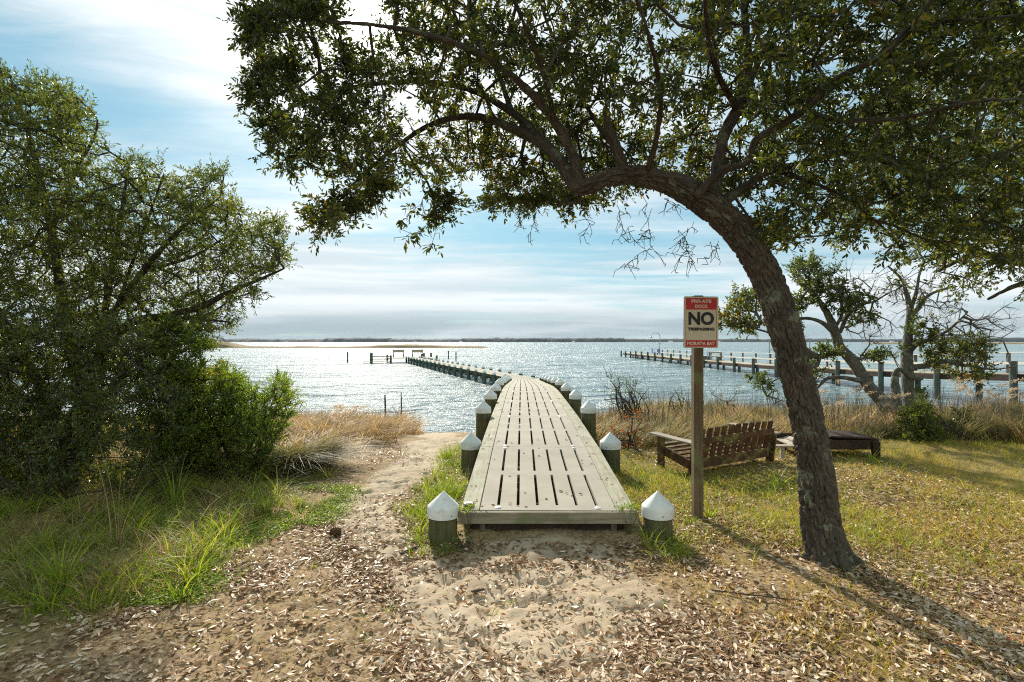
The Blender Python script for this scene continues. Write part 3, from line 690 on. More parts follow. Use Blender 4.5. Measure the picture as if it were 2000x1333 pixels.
# free standing piles in the bay
def pile(px_, top, base, w, lab, n_, mat='piling_wet', grp='free standing piles in the bay'):
    Y = (CH - WZ) * F / (base - HZ); x = (px_ - 1000) / F * Y; r_ = w * Y / F / 2; zt = CH - (top - HZ) / F * Y
    o = MB().lathe((0, 0, -1.2), (0, 0, zt - WZ), [(0, r_), (.97, r_ * .93), (1, r_ * .7)], 14).build(n_, M[mat], None, True, loc=(x, Y, WZ))
    return tag(o, lab, 'pile', grp)
pile(679, 688, 708, 3.2, 'lone short dark pile in the sunlit water left of the dock head', 'mooring_pile')
pile(876, 685, 702, 2.4, 'tall thin dark pile, leftmost of the pair beyond the long dock', 'mooring_pile')
pile(890.6, 687.6, 706, 2.4, 'tall thin dark pile, rightmost of the pair beyond the long dock', 'mooring_pile')
pile(828, 690, 701, 4, 'thick grey pile beside the outer dock, left of its neighbour', 'mooring_pile', 'piling_grey')
pile(842, 692, 702, 4, 'thick grey pile beside the outer dock, right of its neighbour', 'mooring_pile', 'piling_grey')
def stake(px_, Y, top, base, w, lab):
    x = (px_ - 1000) / F * Y; z0 = CH - (base - HZ) / F * Y; z1 = CH - (top - HZ) / F * Y
    P = [(0, 0, -.9, w), (.01, 0, (z1 - z0) * .4, w), (.0, 0, z1 - z0, w * .8)]; V, Q, U, T = tube(np.array(P), .06, 8)
    tag(make('stake', V, Q, M['twig'], T=T, loc=(x, Y, z0)), lab, 'stake', 'thin stakes off the left shore')
stake(752, 15.3, 772, 845, .026, 'dark stake standing in the brown grass at the water edge')
stake(783.5, 18.6, 767, 816, .022, 'dark stake standing in the shallow water off the shore')

# ------------------------------------------------------------------ neighbour's pier
PX = 20.15; pier = empty('pier', (PX, 22, 0), 'weathered pier with a pale handrail along its far side, beyond the trees at right', 'pier')
PO = np.array((PX, 22, 0.0)); pz = lambda y: float(np.interp(y, [8, 19, 22, 27, 35, 46, 60, 100], [.45, .36, .30, .02, -.13, -.33, -.42, -.45]))
ys_ = list(np.arange(17.2, 100, 4.2)); 
for i, y in enumerate(ys_[:-1]):
    y2 = ys_[i + 1]; a, b = Vector((PX + .95, y, pz(y))) - Vector(PO), Vector((PX + .95, y2 - .01, pz(y2))) - Vector(PO)
    MB().beam(a, b, 2.0, .045).build('deck_section', M['pier_deck'], pier)
    MB().beam(a + Vector((-1.02, 0, -.15)), b + Vector((-1.02, 0, -.15)), .05, .26).build('beam', M['lounger'], pier)
    MB().beam(a + Vector((.98, 0, -.15)), b + Vector((.98, 0, -.15)), .05, .22).build('beam', M['lounger'], pier)
for i, y in enumerate(np.arange(17.6, 99, 3.85)):
    zt = pz(y) + (.52 if y < 90 else .4)
    piling((PX - .15, y), zt, 'pp', M['piling_grey'], .135, parent=pier); piling((PX + 2.05, y + .25), pz(y) + .02, 'pp', M['piling_grey'], .135, parent=pier)
RX = PX + 1.86; ry = list(np.arange(18.4, 82, 2.75))
for i, y in enumerate(ry):
    MB().box((0, 0, .52), (.11, .11, 1.04)).build('rail_post', M['rail_post'], pier, loc=(RX - PX + .06, y - 22, pz(y) - .1))
for i in range(0, len(ry) - 1, 2):
    y, y2 = ry[i], ry[min(i + 2, len(ry) - 1)]
    for z, h in ((.93, .05), (.46, .12)):
        MB().beam((RX - PX - .035, y - 22, pz(y) + z), (RX - PX - .035, y2 - 22 - .005, pz(y2) + z), .16 if z > .9 else .035, h).build('top_rail' if z > .9 else 'mid_rail', M['rail_white'], pier)
# seat bays, ladder frame, lamp and folding chairs on the pier
gate = empty('bench', (PX + 1.5, 58, pz(58)), 'dark timber bench frame against the pier handrail', 'bench')
for x_ in (-.0,):
    MB().box((0, 0, .42), (.5, 3.6, .06)).build('seat', M['rail_post'], gate); MB().box((.25, 0, .85), (.06, 3.6, .14)).build('backrest', M['rail_post'], gate)
    for yy in (-1.7, 1.7): MB().box((0, yy, .2), (.5, .1, .4)).box((.25, yy, .45), (.1, .1, .95)).build('leg', M['rail_post'], gate)
lamp = empty('dock_lamp', (PX + 1.9 + 1.6, 86, -.5), 'thin curved lamp post standing over the outer pier', 'lamp post')
V, Q, U, T = tube(np.array([(0, 0, 0, .07), (0, 0, 1.6, .06), (0, 0, 3.0, .05), (-.25, 0, 3.4, .045), (-.8, 0, 3.5, .04), (-1.3, 0, 3.3, .04), (-1.4, 0, 3.0, .035)]), .12, 8)
make('pole', V, Q, M['metal'], lamp, True, T=T, loc=(0, 0, 0)); MB().lathe((-1.4, 0, 2.72), (-1.4, 0, 3.02), [(0, .22), (.5, .16), (1, .04)], 12).build('lamp_head', M['metal'], lamp)
def chair(y, x, lab, mat='blue'):
    c = empty('folding_chair', (x, y, pz(y) + .022), lab, 'chair', 'blue chairs on the outer pier', R(RNG.uniform(60, 120)))
    MB().box((0, 0, .42), (.5, .5, .04)).build('seat', M[mat], c); MB().box((0, .26, .72), (.5, .04, .56)).build('backrest', M[mat], c)
    for sx in (-.24, .24):
        for sy in (-.22, .24): MB().rod((sx, sy, 0), (sx, sy, .42), .018, n=6).build('leg', M['metal'], c)
chair(76.5, PX + 1.0, 'blue chair on the outer pier, second from its tip'); chair(80.5, PX + 1.1, 'blue chair nearest the tip of the pier'); chair(57, PX + .8, 'blue chair beside the timber bench on the pier')
lift = empty('boat_lift', (PX + 5.2, 52, WZ), 'pale thin twin frames of a boat lift beyond the pier', 'boat lift')
for s in (0, 3.0):
    for t in (-.45, .45): MB().rod((s + t, 0, -.8), (s + t, 0, 2.95), .045, n=8).build('upright', M['metal'], lift)
    MB().box((s, 0, 2.95), (1.1, .08, .08)).box((s, 0, 1.9), (.9, .05, .05)).build('crossbar', M['metal'], lift)
bo = empty('motor_boat', (66 * 3.6, 870, WZ), 'tiny white motor boat under way near the far shore', 'boat')
b = MB(); b.add([(-3.5, -1.2, 1.0), (2.5, -1.3, 1.1), (4.5, 0, 1.4), (2.5, 1.3, 1.1), (-3.5, 1.2, 1.0), (-3.2, -.8, -.2), (2.3, -.8, -.2), (3.6, 0, -.1), (2.3, .8, -.2), (-3.2, .8, -.2)],
      [(0, 1, 6, 5), (1, 2, 7, 6), (2, 3, 8, 7), (3, 4, 9, 8), (4, 0, 5, 9), (0, 4, 3, 1), (1, 3, 2, 2)]); b.build('hull', M['white_paint'], bo)
MB().box((0, 0, 1.7), (1.8, 1.6, 1.3)).build('cabin', M['white_paint'], bo)

# ------------------------------------------------------------------ sign
sg = empty('sign', (1.672, 4.85, 0), 'red and cream private dock no trespassing sign on a square timber post', 'sign')
MB().box((0, 0, 0), (.084, .084, 2.45), bev=.005).build('post', M['sign_post'], sg, loc=(0, 0, .79))
sp = empty('p', (0, 0, 0), None, None); bpy.data.objects.remove(sp)
def rrect(w, h, r, y0, y1, n=6):
    P = []
    for cx, cy, a0 in ((w / 2 - r, h / 2 - r, 0), (-w / 2 + r, h / 2 - r, 90), (-w / 2 + r, -h / 2 + r, 180), (w / 2 - r, -h / 2 + r, 270)):
        P += [(cx + r * math.cos(R(a0 + 90 * i / n)), cy + r * math.sin(R(a0 + 90 * i / n))) for i in range(n + 1)]
    n = len(P); V = [(x, y0, z) for x, z in P] + [(x, y1, z) for x, z in P] + [(0, y0, 0), (0, y1, 0)]
    Q = [(i, (i + 1) % n, n + (i + 1) % n, n + i) for i in range(n)]; T = [(2 * n, (i + 1) % n, i) for i in range(n)] + [(2 * n + 1, n + i, n + (i + 1) % n) for i in range(n)]
    return V, Q, T
SZ = 1.775; V, Q, T = rrect(.307, .457, .014, -.0015, .0015)
panel = make('sign_panel', V, Q, M['sign_cream'], sg, T=T, loc=(.018, -.0450, SZ)); panel.rotation_euler = (0, R(.4), 0)
V, Q, T = rrect(.311, .461, .016, 0, .0015); make('panel_edge', V, Q, M['rail_post'], panel, T=T, loc=(0, .0022, 0))
def band(z, w, h, name, mat, y=-.0028): MB().box((0, y, z), (w, .0014, h)).build(name, mat, panel)
band(.164, .276, .102, 'red_band', M['sign_red']); band(-.190, .276, .058, 'red_band', M['sign_red'])
bl = MB()
for sx in (-.1365, .1365): bl.box((sx, -.0024, -.024), (.0028, .001, .275))
bl.build('border_line', M['sign_red'], panel)
def text(s, z, size, mat, sx=1.0, bold=.0, y=-.0042, x=0.0, width=None):
    cu = bpy.data.curves.new('t', 'FONT'); cu.body = s; cu.size = size; cu.align_x = 'CENTER'; cu.align_y = 'CENTER'; cu.extrude = .0004; cu.offset = bold; cu.resolution_u = 4
    t = bpy.data.objects.new('t', cu); COL.objects.link(t); bpy.context.view_layer.update(); me = bpy.data.meshes.new_from_object(t.evaluated_get(bpy.context.evaluated_depsgraph_get()))
    bpy.data.objects.remove(t); v = np.zeros(len(me.vertices) * 3); me.vertices.foreach_get('co', v); v = v.reshape(-1, 3)
    k = (width / (v[:, 0].max() - v[:, 0].min())) if width else sx; v[:, 0] = (v[:, 0] - (v[:, 0].max() + v[:, 0].min()) / 2) * k; v[:, 1] -= (v[:, 1].max() + v[:, 1].min()) / 2
    me.vertices.foreach_set('co', np.stack([v[:, 0] + x, -v[:, 2] + y, v[:, 1] + z], -1).ravel()); me.materials.clear(); me.materials.append(M[mat]); o = bpy.data.objects.new('lettering', me); link(o, panel)
text('PRIVATE', .187, .040, 'sign_ink', bold=.0014, width=.178); text('DOCK', .142, .040, 'sign_ink', bold=.0014, width=.114)
text('NO', .033, .150, 'sign_black', bold=.006, width=.228); text('TRESPASSING', -.062, .034, 'sign_black', bold=.0018, width=.240); text('MORADA BAY', -.190, .040, 'sign_ink', bold=.0014, width=.250)
b = MB()
for z in (.20, -.198): b.lathe((0, -.003, z), (0, -.0085, z), [(0, .009), (.6, .0085), (1, .004)], 12)
b.build('bolt', M['screw'], panel)

# ------------------------------------------------------------------ slatted bench and lounger on the lawn
ang = R(30.5); bz = 0.0
bench = empty('garden_bench', (2.79, 6.85, 0), 'low brown slatted bench with pale flat arms, seen from behind beside the sign post', 'bench', rz=ang)
# local: x along the back, +y = seat side (away from us)
LB = 1.44; tilt = R(14)
def bk(x, u, dy=0.0): return (x, -math.sin(tilt) * u + dy, .10 + math.cos(tilt) * u)
n_sl = 11; pitch = LB / n_sl
for i in range(n_sl):
    x = -LB / 2 + pitch * (i + .5); hh = .47 + .015 * math.sin((i + .5) / n_sl * pi)
    MB().beam(bk(x, .0), bk(x, hh), .079, .022, (0, 1, 0), .002).build('back_slat', M['bench'], bench)
for u, w in ((.325, .075), (.03, .12)): MB().beam(bk(-LB / 2 - .01, u, -.025), bk(LB / 2 + .01, u, -.025), .026, w, (0, 0, 1), .003).build('back_rail', M['bench'], bench)
for s in (-1, 1):
    MB().beam((s * (LB / 2 + .045), -.14, .385), (s * (LB / 2 + .045), .60, .42), .125, .024, (0, 0, 1), .004).build('armrest', M['bench_top'], bench)
    MB().beam((s * (LB / 2 + .03), .47, -.05), (s * (LB / 2 + .03), .47, .405), .10, .035, (1, 0, 0), .003).build('leg', M['bench'], bench)
    MB().beam((s * (LB / 2 + .03), -.02, -.05), (s * (LB / 2 + .03), -.08, .37), .10, .035, (1, 0, 0), .003).build('leg', M['bench'], bench)
    MB().beam((s * (LB / 2 + .008), -.1, .08), (s * (LB / 2 + .008), .55, .24), .03, .11, (0, 0, 1), .003).build('side_rail', M['bench'], bench)
for k in range(6): MB().beam((-LB / 2, .03 + k * .1, .155 + k * .024), (LB / 2, .03 + k * .1, .155 + k * .024), .085, .022, (0, 0, 1), .002).build('seat_slat', M['bench'], bench)
lg = empty('garden_lounger', (4.43, 7.62, 0), 'low dark timber lounger with a raised slatted head, half hidden behind the leaning trunk', 'lounger', rz=R(-4))
for s in (-1, 1):
    MB().beam((-.55, s * .27, .19), (.52, s * .27, .20), .04, .13, (0, 0, 1), .003).build('side_rail', M['lounger'], lg)
    for x_ in (-.45, .52): MB().box((x_, s * .30, .10), (.10, .05, .30), bev=.004).build('leg', M['lounger'], lg)
MB().box((.56, 0, .21), (.03, .56, .13)).build('end_rail', M['lounger'], lg)
for k in range(6): MB().box((-.02 + k * .098, 0, .305 - (k * .004)), (.088, .60, .022), Matrix.Rotation(R(2), 3, 'Y'), .002).build('seat_slat', M['lounger'], lg)
for k in range(5): MB().box((-.13 - k * .098, 0, .285 - k * .028), (.09, .60, .022), Matrix.Rotation(R(-16), 3, 'Y'), .002).build('seat_slat', M['bench_top'] if k > 2 else M['lounger'], lg)
MB().beam((-.50, -.3, .18), (-1.02, -.3, .165), .12, .022, (0, 0, 1), .003).build('armrest', M['bench_top'], lg); MB().box((-.70, -.28, .07), (.05, .05, .2)).build('leg', M['bench_top'], lg)
# small grey light and odds and ends lying on the deck's near corner
dlt = empty('deck_light', (-.355, 4.43, .25), 'small flat grey light on the near left corner of the deck', 'light')
MB().box((0, 0, .011), (.085, .065, .022), bev=.008).build('housing', M['metal'], dlt); MB().box((0, 0, .0245), (.055, .04, .005), bev=.002).build('lens', M['cap'], dlt)

# ------------------------------------------------------------------ the leaning live oak
def worley(x, y, z, seed=0):
    """distance to the border between feature cells"""
    i, j, k = (np.floor(a).astype(np.int64) for a in (x, y, z)); d = []
    for a in (-1, 0, 1):
        for b in (-1, 0, 1):
            for c in (-1, 0, 1):
                ii, jj, kk = i + a, j + b, k + c
                d.append(np.sqrt((ii + _h(ii, jj, kk, seed) - x) ** 2 + (jj + _h(ii, jj, kk, seed + 11) - y) ** 2 + (kk + _h(ii, jj, kk, seed + 23) - z) ** 2))
    d = np.sort(np.stack(d), 0)[:2]; return d[1] - d[0]
def barkdisp(fs=27., fl=8., dep=.027, seed=0):
    def f(cx, cy, s, r):
        w = (fbm(cx * 12, cy * 12, s * 9, 3, seed + 9) - .5); w2 = (fbm(cx * 40, cy * 40, s * 14, 2, seed + 4) - .5)
        e = worley(cx * fs + w * 1.6 + w2 * .5, cy * fs + w * 1.3 + w2 * .5, s * fl + w * 1.8, seed)
        e2 = worley(cx * fs * 2.3 + w2 * 1.5, cy * fs * 2.3, s * fl * 2.6 + w * 2, seed + 3)
        lump = (fbm(cx * 4, cy * 4, s * 2.5, 2, seed + 5) - .5) * .22 * r
        return lump + dep * (-.8 * (1 - sstep(e, .0, .26)) - .28 * (1 - sstep(e2, 0, .22)) + .25 * w2 + .35)
    return f
oak = empty('live_oak', (2.33, 3.95, 0), 'big leaning live oak whose bent trunk arches left over the deck', 'tree')
trunk = limb([(1634, 1150, 3.90, 175), (1624, 1108, 3.91, 112), (1612, 1060, 3.92, 90), (1600, 1000, 3.93, 82), (1590, 900, 3.93, 76), (1570, 790, 3.93, 70), (1548, 700, 3.93, 70), (1524, 615, 3.93, 71),
              (1499, 545, 3.93, 68), (1466, 488, 3.93, 64), (1424, 435, 3.93, 63), (1376, 394, 3.93, 70), (1318, 362, 3.93, 56), (1255, 343, 3.93, 46), (1200, 346, 3.95, 41), (1155, 362, 3.97, 34), (1122, 374, 4.0, 26)], .81)
tubes_obj('trunk', [trunk], M['bark'], oak, .009, 150, barkdisp())
roots = []
for a_, l_ in ((-.35, .30), (.7, .20), (-1.5, .22), (2.9, .20), (-2.4, .2), (1.9, .2)):
    c_, s_ = math.cos(a_), math.sin(a_); roots.append(np.array([[2.315 + c_ * .05, 3.905 + s_ * .05, .13, .048], [2.315 + c_ * .12, 3.905 + s_ * .12, .045, .044], [2.315 + c_ * .20, 3.905 + s_ * .20, .0, .034], [2.315 + c_ * (.2 + l_ * .6), 3.905 + s_ * (.2 + l_ * .6), -.035, .022]]))
for r_ in roots: tubes_obj('root', [r_], M['bark'], oak, .012, 40, barkdisp(30., 9., .010, 4))
LB_ = [[(1128, 372, 4.0, 30), (1100, 325, 4.08, 30), (1068, 287, 4.15, 26), (1010, 255, 4.3, 20), (930, 228, 4.45, 15), (850, 240, 4.55, 11), (770, 290, 4.6, 8), (700, 350, 4.55, 6), (640, 420, 4.5, 4)],
       [(1135, 365, 4.0, 26), (1118, 300, 3.95, 24), (1085, 240, 3.85, 21), (1035, 180, 3.75, 18), (960, 120, 3.6, 14), (860, 75, 3.5, 11), (740, 50, 3.5, 8), (620, 40, 3.6, 5), (530, 25, 3.7, 3)],
       [(1072, 290, 4.15, 20), (1000, 220, 4.5, 16), (900, 170, 4.8, 12), (780, 160, 5.0, 9), (650, 180, 5.0, 7), (540, 230, 4.9, 4), (520, 280, 4.8, 3)],
       [(1000, 220, 4.5, 12), (960, 120, 4.9, 10), (880, 30, 5.2, 8), (800, -60, 5.4, 6)],
       [(1222, 345, 3.95, 27), (1205, 292, 3.92, 22), (1188, 250, 3.9, 18), (1184, 214, 3.9, 15)],
       [(1205, 292, 3.92, 14), (1180, 262, 4.1, 10), (1155, 225, 4.4, 8), (1110, 130, 4.9, 7), (1060, 20, 5.3, 5), (1040, -80, 5.5, 4)],
       [(1262, 345, 3.93, 14), (1280, 280, 3.7, 12), (1290, 190, 3.4, 10), (1270, 80, 3.1, 8), (1230, -40, 2.9, 6)],
       [(1392, 400, 3.95, 34), (1400, 340, 4.0, 28), (1412, 270, 4.05, 26), (1440, 215, 4.1, 25), (1462, 165, 4.15, 22), (1458, 80, 4.3, 17), (1450, -20, 4.5, 13), (1430, -120, 4.7, 9)],
       [(1462, 165, 4.15, 16), (1490, 100, 4.4, 13), (1520, 20, 4.7, 10), (1560, -80, 5.0, 7)],
       [(1360, 385, 3.85, 22), (1390, 352, 3.78, 19), (1428, 324, 3.70, 17)],
       [(1418, 330, 3.72, 11), (1462, 315, 3.7, 13), (1475, 275, 3.65, 15), (1515, 250, 3.6, 16), (1570, 215, 3.5, 17), (1625, 160, 3.4, 15), (1720, 110, 3.2, 13), (1800, 30, 3.0, 11), (1860, -80, 2.8, 8)],
       [(1405, 398, 3.98, 26), (1450, 370, 4.0, 19), (1500, 335, 4.05, 17), (1560, 322, 4.1, 14), (1640, 300, 4.2, 12), (1740, 320, 4.4, 9), (1840, 370, 4.6, 7), (1940, 410, 4.8, 5)],
       [(1520, 335, 4.07, 10), (1600, 362, 4.2, 8), (1660, 395, 4.4, 6), (1720, 440, 4.6, 4), (1758, 480, 4.7, 3)],
       [(1570, 215, 3.5, 11), (1640, 235, 3.3, 10), (1760, 230, 3.1, 8), (1900, 200, 2.9, 6), (2080, 190, 2.8, 5)],
       [(1440, 215, 4.1, 14), (1400, 140, 3.7, 12), (1380, 40, 3.2, 10), (1380, -100, 2.8, 8)],
       [(1085, 240, 3.85, 11), (1060, 140, 3.4, 9), (1020, 40, 3.0, 7), (980, -60, 2.8, 5)]]
limbs = [limb(l, .85) for l in LB_]
bd2 = barkdisp(40., 10., .008, 5)
for l in limbs: tubes_obj('limb', [l], M['bark'], oak, .018, 36, bd2)
polyOak = [(470, -60), (490, 60), (505, 85), (560, 62), (610, 75), (622, 100), (560, 108), (530, 100), (505, 140), (510, 200), (528, 255), (522, 292), (560, 325), (600, 300), (640, 318), (625, 360), (680, 372), (650, 405), (618, 440), (690, 415), (750, 372),
           (790, 345), (830, 335), (845, 390), (870, 345), (935, 360), (960, 395), (1010, 400), (1080, 405), (1120, 400), (1180, 385), (1250, 362), (1330, 345), (1400, 375), (1470, 420), (1500, 460), (1560, 478), (1600, 430), (1640, 470), (1720, 480), (1740, 520),
           (1800, 470), (1900, 480), (2020, 520), (2120, 450), (2120, -200), (430, -200)]
A = polyfill(polyOak, 2650, lambda x, y: np.interp(x, [500, 900, 1300, 2000], [3.9, 3.5, 3.1, 2.95]) + 1.05 * (y > 215) * (x > 850) * (x < 1500) + .5 * (y > 330) * (x > 1500), lambda x, y: np.interp(x, [500, 900, 1500, 2000], [5.0, 5.6, 5.8, 5.6]), 2.6, .35)
Ab = blobs([(640, 418, 4.5, 30, 16, .15, 12), (690, 395, 4.52, 34, 20, .2, 14), (740, 360, 4.55, 30, 20, .2, 12), (600, 300, 4.85, 22, 26, .2, 9), (535, 262, 4.85, 22, 34, .2, 14), (498, 185, 5.0, 26, 14, .1, 9), (475, 178, 5.0, 12, 6, .05, 3), (500, 60, 3.7, 16, 26, .15, 8), (515, 145, 4.95, 14, 34, .15, 8), (560, 320, 4.8, 14, 14, .1, 6), (620, 432, 4.5, 16, 7, .06, 5), (520, 130, 4.95, 16, 20, .2, 6), (525, 40, 3.7, 30, 22, .2, 14), (505, 70, 3.75, 10, 18, .1, 5),
           (860, 395, 4.45, 26, 14, .15, 8), (848, 430, 4.42, 12, 24, .1, 4), (1010, 395, 4.3, 60, 14, .2, 12), (1110, 395, 4.2, 50, 14, .2, 10), (590, 30, 3.6, 40, 30, .3, 16), (565, 150, 4.9, 34, 40, .3, 22), (1480, 430, 4.3, 40, 24, .3, 12), (1530, 470, 4.6, 40, 14, .3, 8)])
A = np.concatenate([A, Ab]); A = A[((unit(A - np.array((0, 0, CH))) @ np.array(SUN)) < math.cos(R(2.6)))]   # a gap in the leaves where the sun comes through
crownify(oak, limbs, A, M['oak_leaf'], M['twig'], k=5, tl=(.07, .21), nl=12, L=.046, Wd=.0178, r0=.0030, step=.14, jit=.02, rmax=.03, fine=5)
# bare dead twigs hanging under the arch
dl_ = [[(1258, 385, 3.95, 3), (1265, 440, 3.97, 2.6), (1272, 480, 4, 2), (1290, 505, 4, 1.5)], [(1268, 450, 3.97, 2.2), (1240, 470, 3.9, 1.6), (1228, 445, 3.9, 1.2)], [(1272, 480, 4, 1.7), (1245, 505, 4.05, 1.3), (1215, 525, 4.1, 1)],
       [(1355, 432, 3.9, 2.5), (1340, 462, 3.9, 2), (1338, 490, 3.9, 1.5), (1318, 520, 3.9, 1)], [(1340, 462, 3.9, 1.6), (1322, 478, 3.85, 1.2)], [(1338, 485, 3.9, 1.5), (1350, 510, 3.9, 1)], [(1402, 470, 3.9, 2), (1395, 490, 3.9, 1.6), (1380, 505, 3.9, 1)],
       [(1205, 390, 4.05, 2), (1210, 425, 4.05, 1.7), (1215, 450, 4, 1.2), (1208, 468, 4, 1)], [(1145, 385, 4.1, 2.4), (1143, 420, 4.1, 1.8), (1150, 440, 4.1, 1.3), (1138, 462, 4.1, 1)], [(1040, 395, 4.3, 2.5), (1042, 430, 4.3, 1.8), (1034, 458, 4.3, 1)],
       [(1010, 390, 4.3, 2.2), (1020, 420, 4.3, 1.6), (1005, 440, 4.3, 1)], [(850, 340, 4.4, 3), (842, 385, 4.4, 2.4), (850, 430, 4.4, 2), (845, 475, 4.4, 1.2)], [(850, 430, 4.4, 1.6), (820, 450, 4.4, 1.3), (795, 462, 4.4, 1)], [(838, 375, 4.4, 1.6), (815, 405, 4.4, 1.3), (785, 428, 4.4, 1)],
       [(740, 385, 4.5, 1.6), (735, 395, 4.5, 1.3), (728, 402, 4.5, 1)], [(1300, 388, 3.9, 2), (1312, 400, 3.9, 1.5), (1330, 398, 3.9, 1)]]
dt = [limb(l, 1.15) for l in dl_]
for l in dt:
    ta, tb = [], []; C = catmull(l, 9)[:, :3] + RNG.normal(size=(9, 3)) * .008
    for i in range(8):
        ta.append(C[i]); tb.append(C[i + 1])
        for _ in range(2):
            if RNG.random() < .8: q = C[i + 1] + unit(rdir(1)[0] + (0, 0, -.7)) * RNG.uniform(.03, .11); ta.append(C[i + 1]); tb.append(q); q2 = q + unit(rdir(1)[0] + (0, 0, -.6)) * RNG.uniform(.02, .06); ta.append(q); tb.append(q2)
    V, Q = sticks(ta, tb, np.full(len(ta), .0024), np.full(len(ta), .0016), 4); make('dead_twig', V, Q, M['twig'], oak)
hl = np.concatenate([l[-4:, :3] for l in dt[11:14]]); (lv, lq), _ = spray(hl, unit(rdir(len(hl)) + (0, 0, -.5)), 3, (.05, .1), 6, .058, .024, -.3); make('hanging_leaves', lv, lq, M['oak_leaf'], oak)

# oak beyond, its trunk off to the right, whose boughs come down over the pier
oak2 = empty('coastal_oak', (10.4, 8.6, 0), 'broad sunlit oak at right whose low boughs hang over the pier', 'tree')
L2 = [limb([(2270, 900, 8.6, 60), (2260, 700, 8.6, 50), (2220, 500, 8.5, 44), (2120, 380, 8.4, 34), (2000, 330, 8.3, 26), (1880, 340, 8.2, 18), (1780, 400, 8.1, 12), (1700, 440, 8.0, 7)]),
      limb([(2180, 450, 8.5, 26), (2090, 480, 8.3, 20), (1990, 500, 8.2, 14), (1900, 500, 8.1, 9), (1830, 530, 8.0, 5)]),
      limb([(2120, 380, 8.4, 26), (2050, 250, 8.0, 20), (1950, 150, 7.6, 14), (1850, 120, 7.3, 9)]), limb([(2250, 640, 8.6, 30), (2150, 560, 8.5, 20), (2060, 540, 8.3, 13), (1980, 560, 8.3, 8), (1930, 585, 8.3, 4)]),
      limb([(2220, 500, 8.5, 30), (2330, 380, 8.6, 24), (2400, 200, 8.7, 16)]), limb([(1880, 340, 8.2, 14), (1780, 330, 8.4, 10), (1690, 340, 8.6, 7), (1620, 380, 8.7, 4)])]
for l in L2: tubes_obj('limb' if l is not L2[0] else 'trunk', [l], M['bark'], oak2, .06, 22, barkdisp(22., 6., .012, 3))
pol2 = [(1590, 400), (1640, 350), (1660, 250), (1800, 120), (2100, 60), (2500, 100), (2500, 620), (2080, 570), (1990, 590), (1985, 530), (1940, 520), (1925, 560), (1870, 575), (1840, 540), (1790, 500), (1765, 555), (1735, 520), (1755, 480), (1690, 450), (1640, 500), (1610, 450)]
A = polyfill(pol2, 1150, 7.2, 9.6, 1.0, .42, 13)
crownify(oak2, L2, A, M['oak_leaf_far'], M['twig'], k=5, tl=(.12, .32), nl=10, L=.056, Wd=.025, r0=.005, step=.22, jit=.05, rmax=.05)

# low twisted oak at the water's edge
tw = empty('twisted_oak', (8.2, 11.0, -.15), 'small twisted lichen grey oak with bare crooked limbs at the water edge', 'tree')
TL = [[(1748, 870, 11, 66), (1741, 812, 11, 50), (1722, 782, 10.95, 32), (1698, 757, 10.9, 29), (1682, 730, 10.9, 28), (1662, 702, 10.9, 26), (1640, 678, 10.9, 24), (1632, 652, 10.9, 20), (1622, 625, 10.9, 17), (1608, 600, 10.9, 13), (1590, 575, 10.9, 9), (1560, 550, 10.9, 5)],
      [(1745, 850, 11, 32), (1750, 800, 11.1, 25), (1749, 765, 11.1, 21), (1748, 740, 11.1, 17), (1752, 725, 11.1, 13), (1762, 724, 11.2, 11), (1775, 735, 11.2, 14), (1800, 740, 11.3, 9)],
      [(1790, 850, 11.6, 34), (1776, 790, 11.6, 24), (1773, 740, 11.6, 26), (1771, 690, 11.6, 25), (1774, 650, 11.6, 20), (1778, 605, 11.6, 15), (1770, 572, 11.6, 10), (1760, 545, 11.6, 6), (1735, 520, 11.6, 4)],
      [(1776, 625, 11.6, 12), (1795, 600, 11.6, 10), (1810, 580, 11.6, 8), (1840, 566, 11.6, 5), (1870, 560, 11.6, 3)], [(1780, 600, 11.6, 10), (1790, 570, 11.6, 8), (1795, 540, 11.6, 6), (1805, 510, 11.6, 4)],
      [(1776, 718, 11.5, 15), (1800, 716, 11.4, 13), (1825, 710, 11.3, 12), (1850, 706, 11.3, 11), (1875, 712, 11.3, 9), (1900, 716, 11.3, 7), (1940, 722, 11.3, 4), (1985, 716, 11.3, 2)],
      [(1774, 690, 11.6, 12), (1792, 672, 11.5, 10), (1815, 664, 11.5, 9), (1845, 650, 11.5, 7), (1870, 630, 11.5, 5), (1890, 610, 11.5, 3)],
      [(1636, 660, 10.9, 12), (1618, 640, 10.8, 11), (1598, 627, 10.7, 9), (1570, 622, 10.7, 7), (1540, 628, 10.7, 4)], [(1640, 650, 10.9, 10), (1655, 618, 10.9, 9), (1680, 596, 10.9, 7), (1705, 590, 10.9, 5), (1740, 570, 10.9, 3)],
      [(1650, 690, 10.9, 16), (1625, 690, 10.7, 15), (1600, 697, 10.6, 15), (1582, 690, 10.5, 14), (1560, 672, 10.4, 9), (1530, 668, 10.3, 7), (1500, 650, 10.2, 5), (1465, 640, 10.1, 4)],
      [(1600, 697, 10.6, 10), (1594, 715, 10.5, 9), (1560, 728, 10.4, 6), (1520, 740, 10.3, 4), (1490, 760, 10.3, 2)], [(1690, 745, 10.9, 15), (1670, 742, 10.7, 11), (1645, 738, 10.6, 10), (1615, 740, 10.5, 8), (1595, 758, 10.4, 5), (1570, 762, 10.4, 3)],
      [(1632, 640, 10.9, 8), (1645, 610, 10.8, 7), (1640, 570, 10.7, 5), (1650, 545, 10.6, 3)]]
TLm = [limb(l, .8) for l in TL]
tubes_obj('trunk', [TLm[0], TLm[1]], M['bark_pale'], tw, .03, 30, barkdisp(20., 6., .012, 8)); tubes_obj('trunk', [TLm[2]], M['bark_pale'], tw, .03, 26, barkdisp(20., 6., .012, 9))
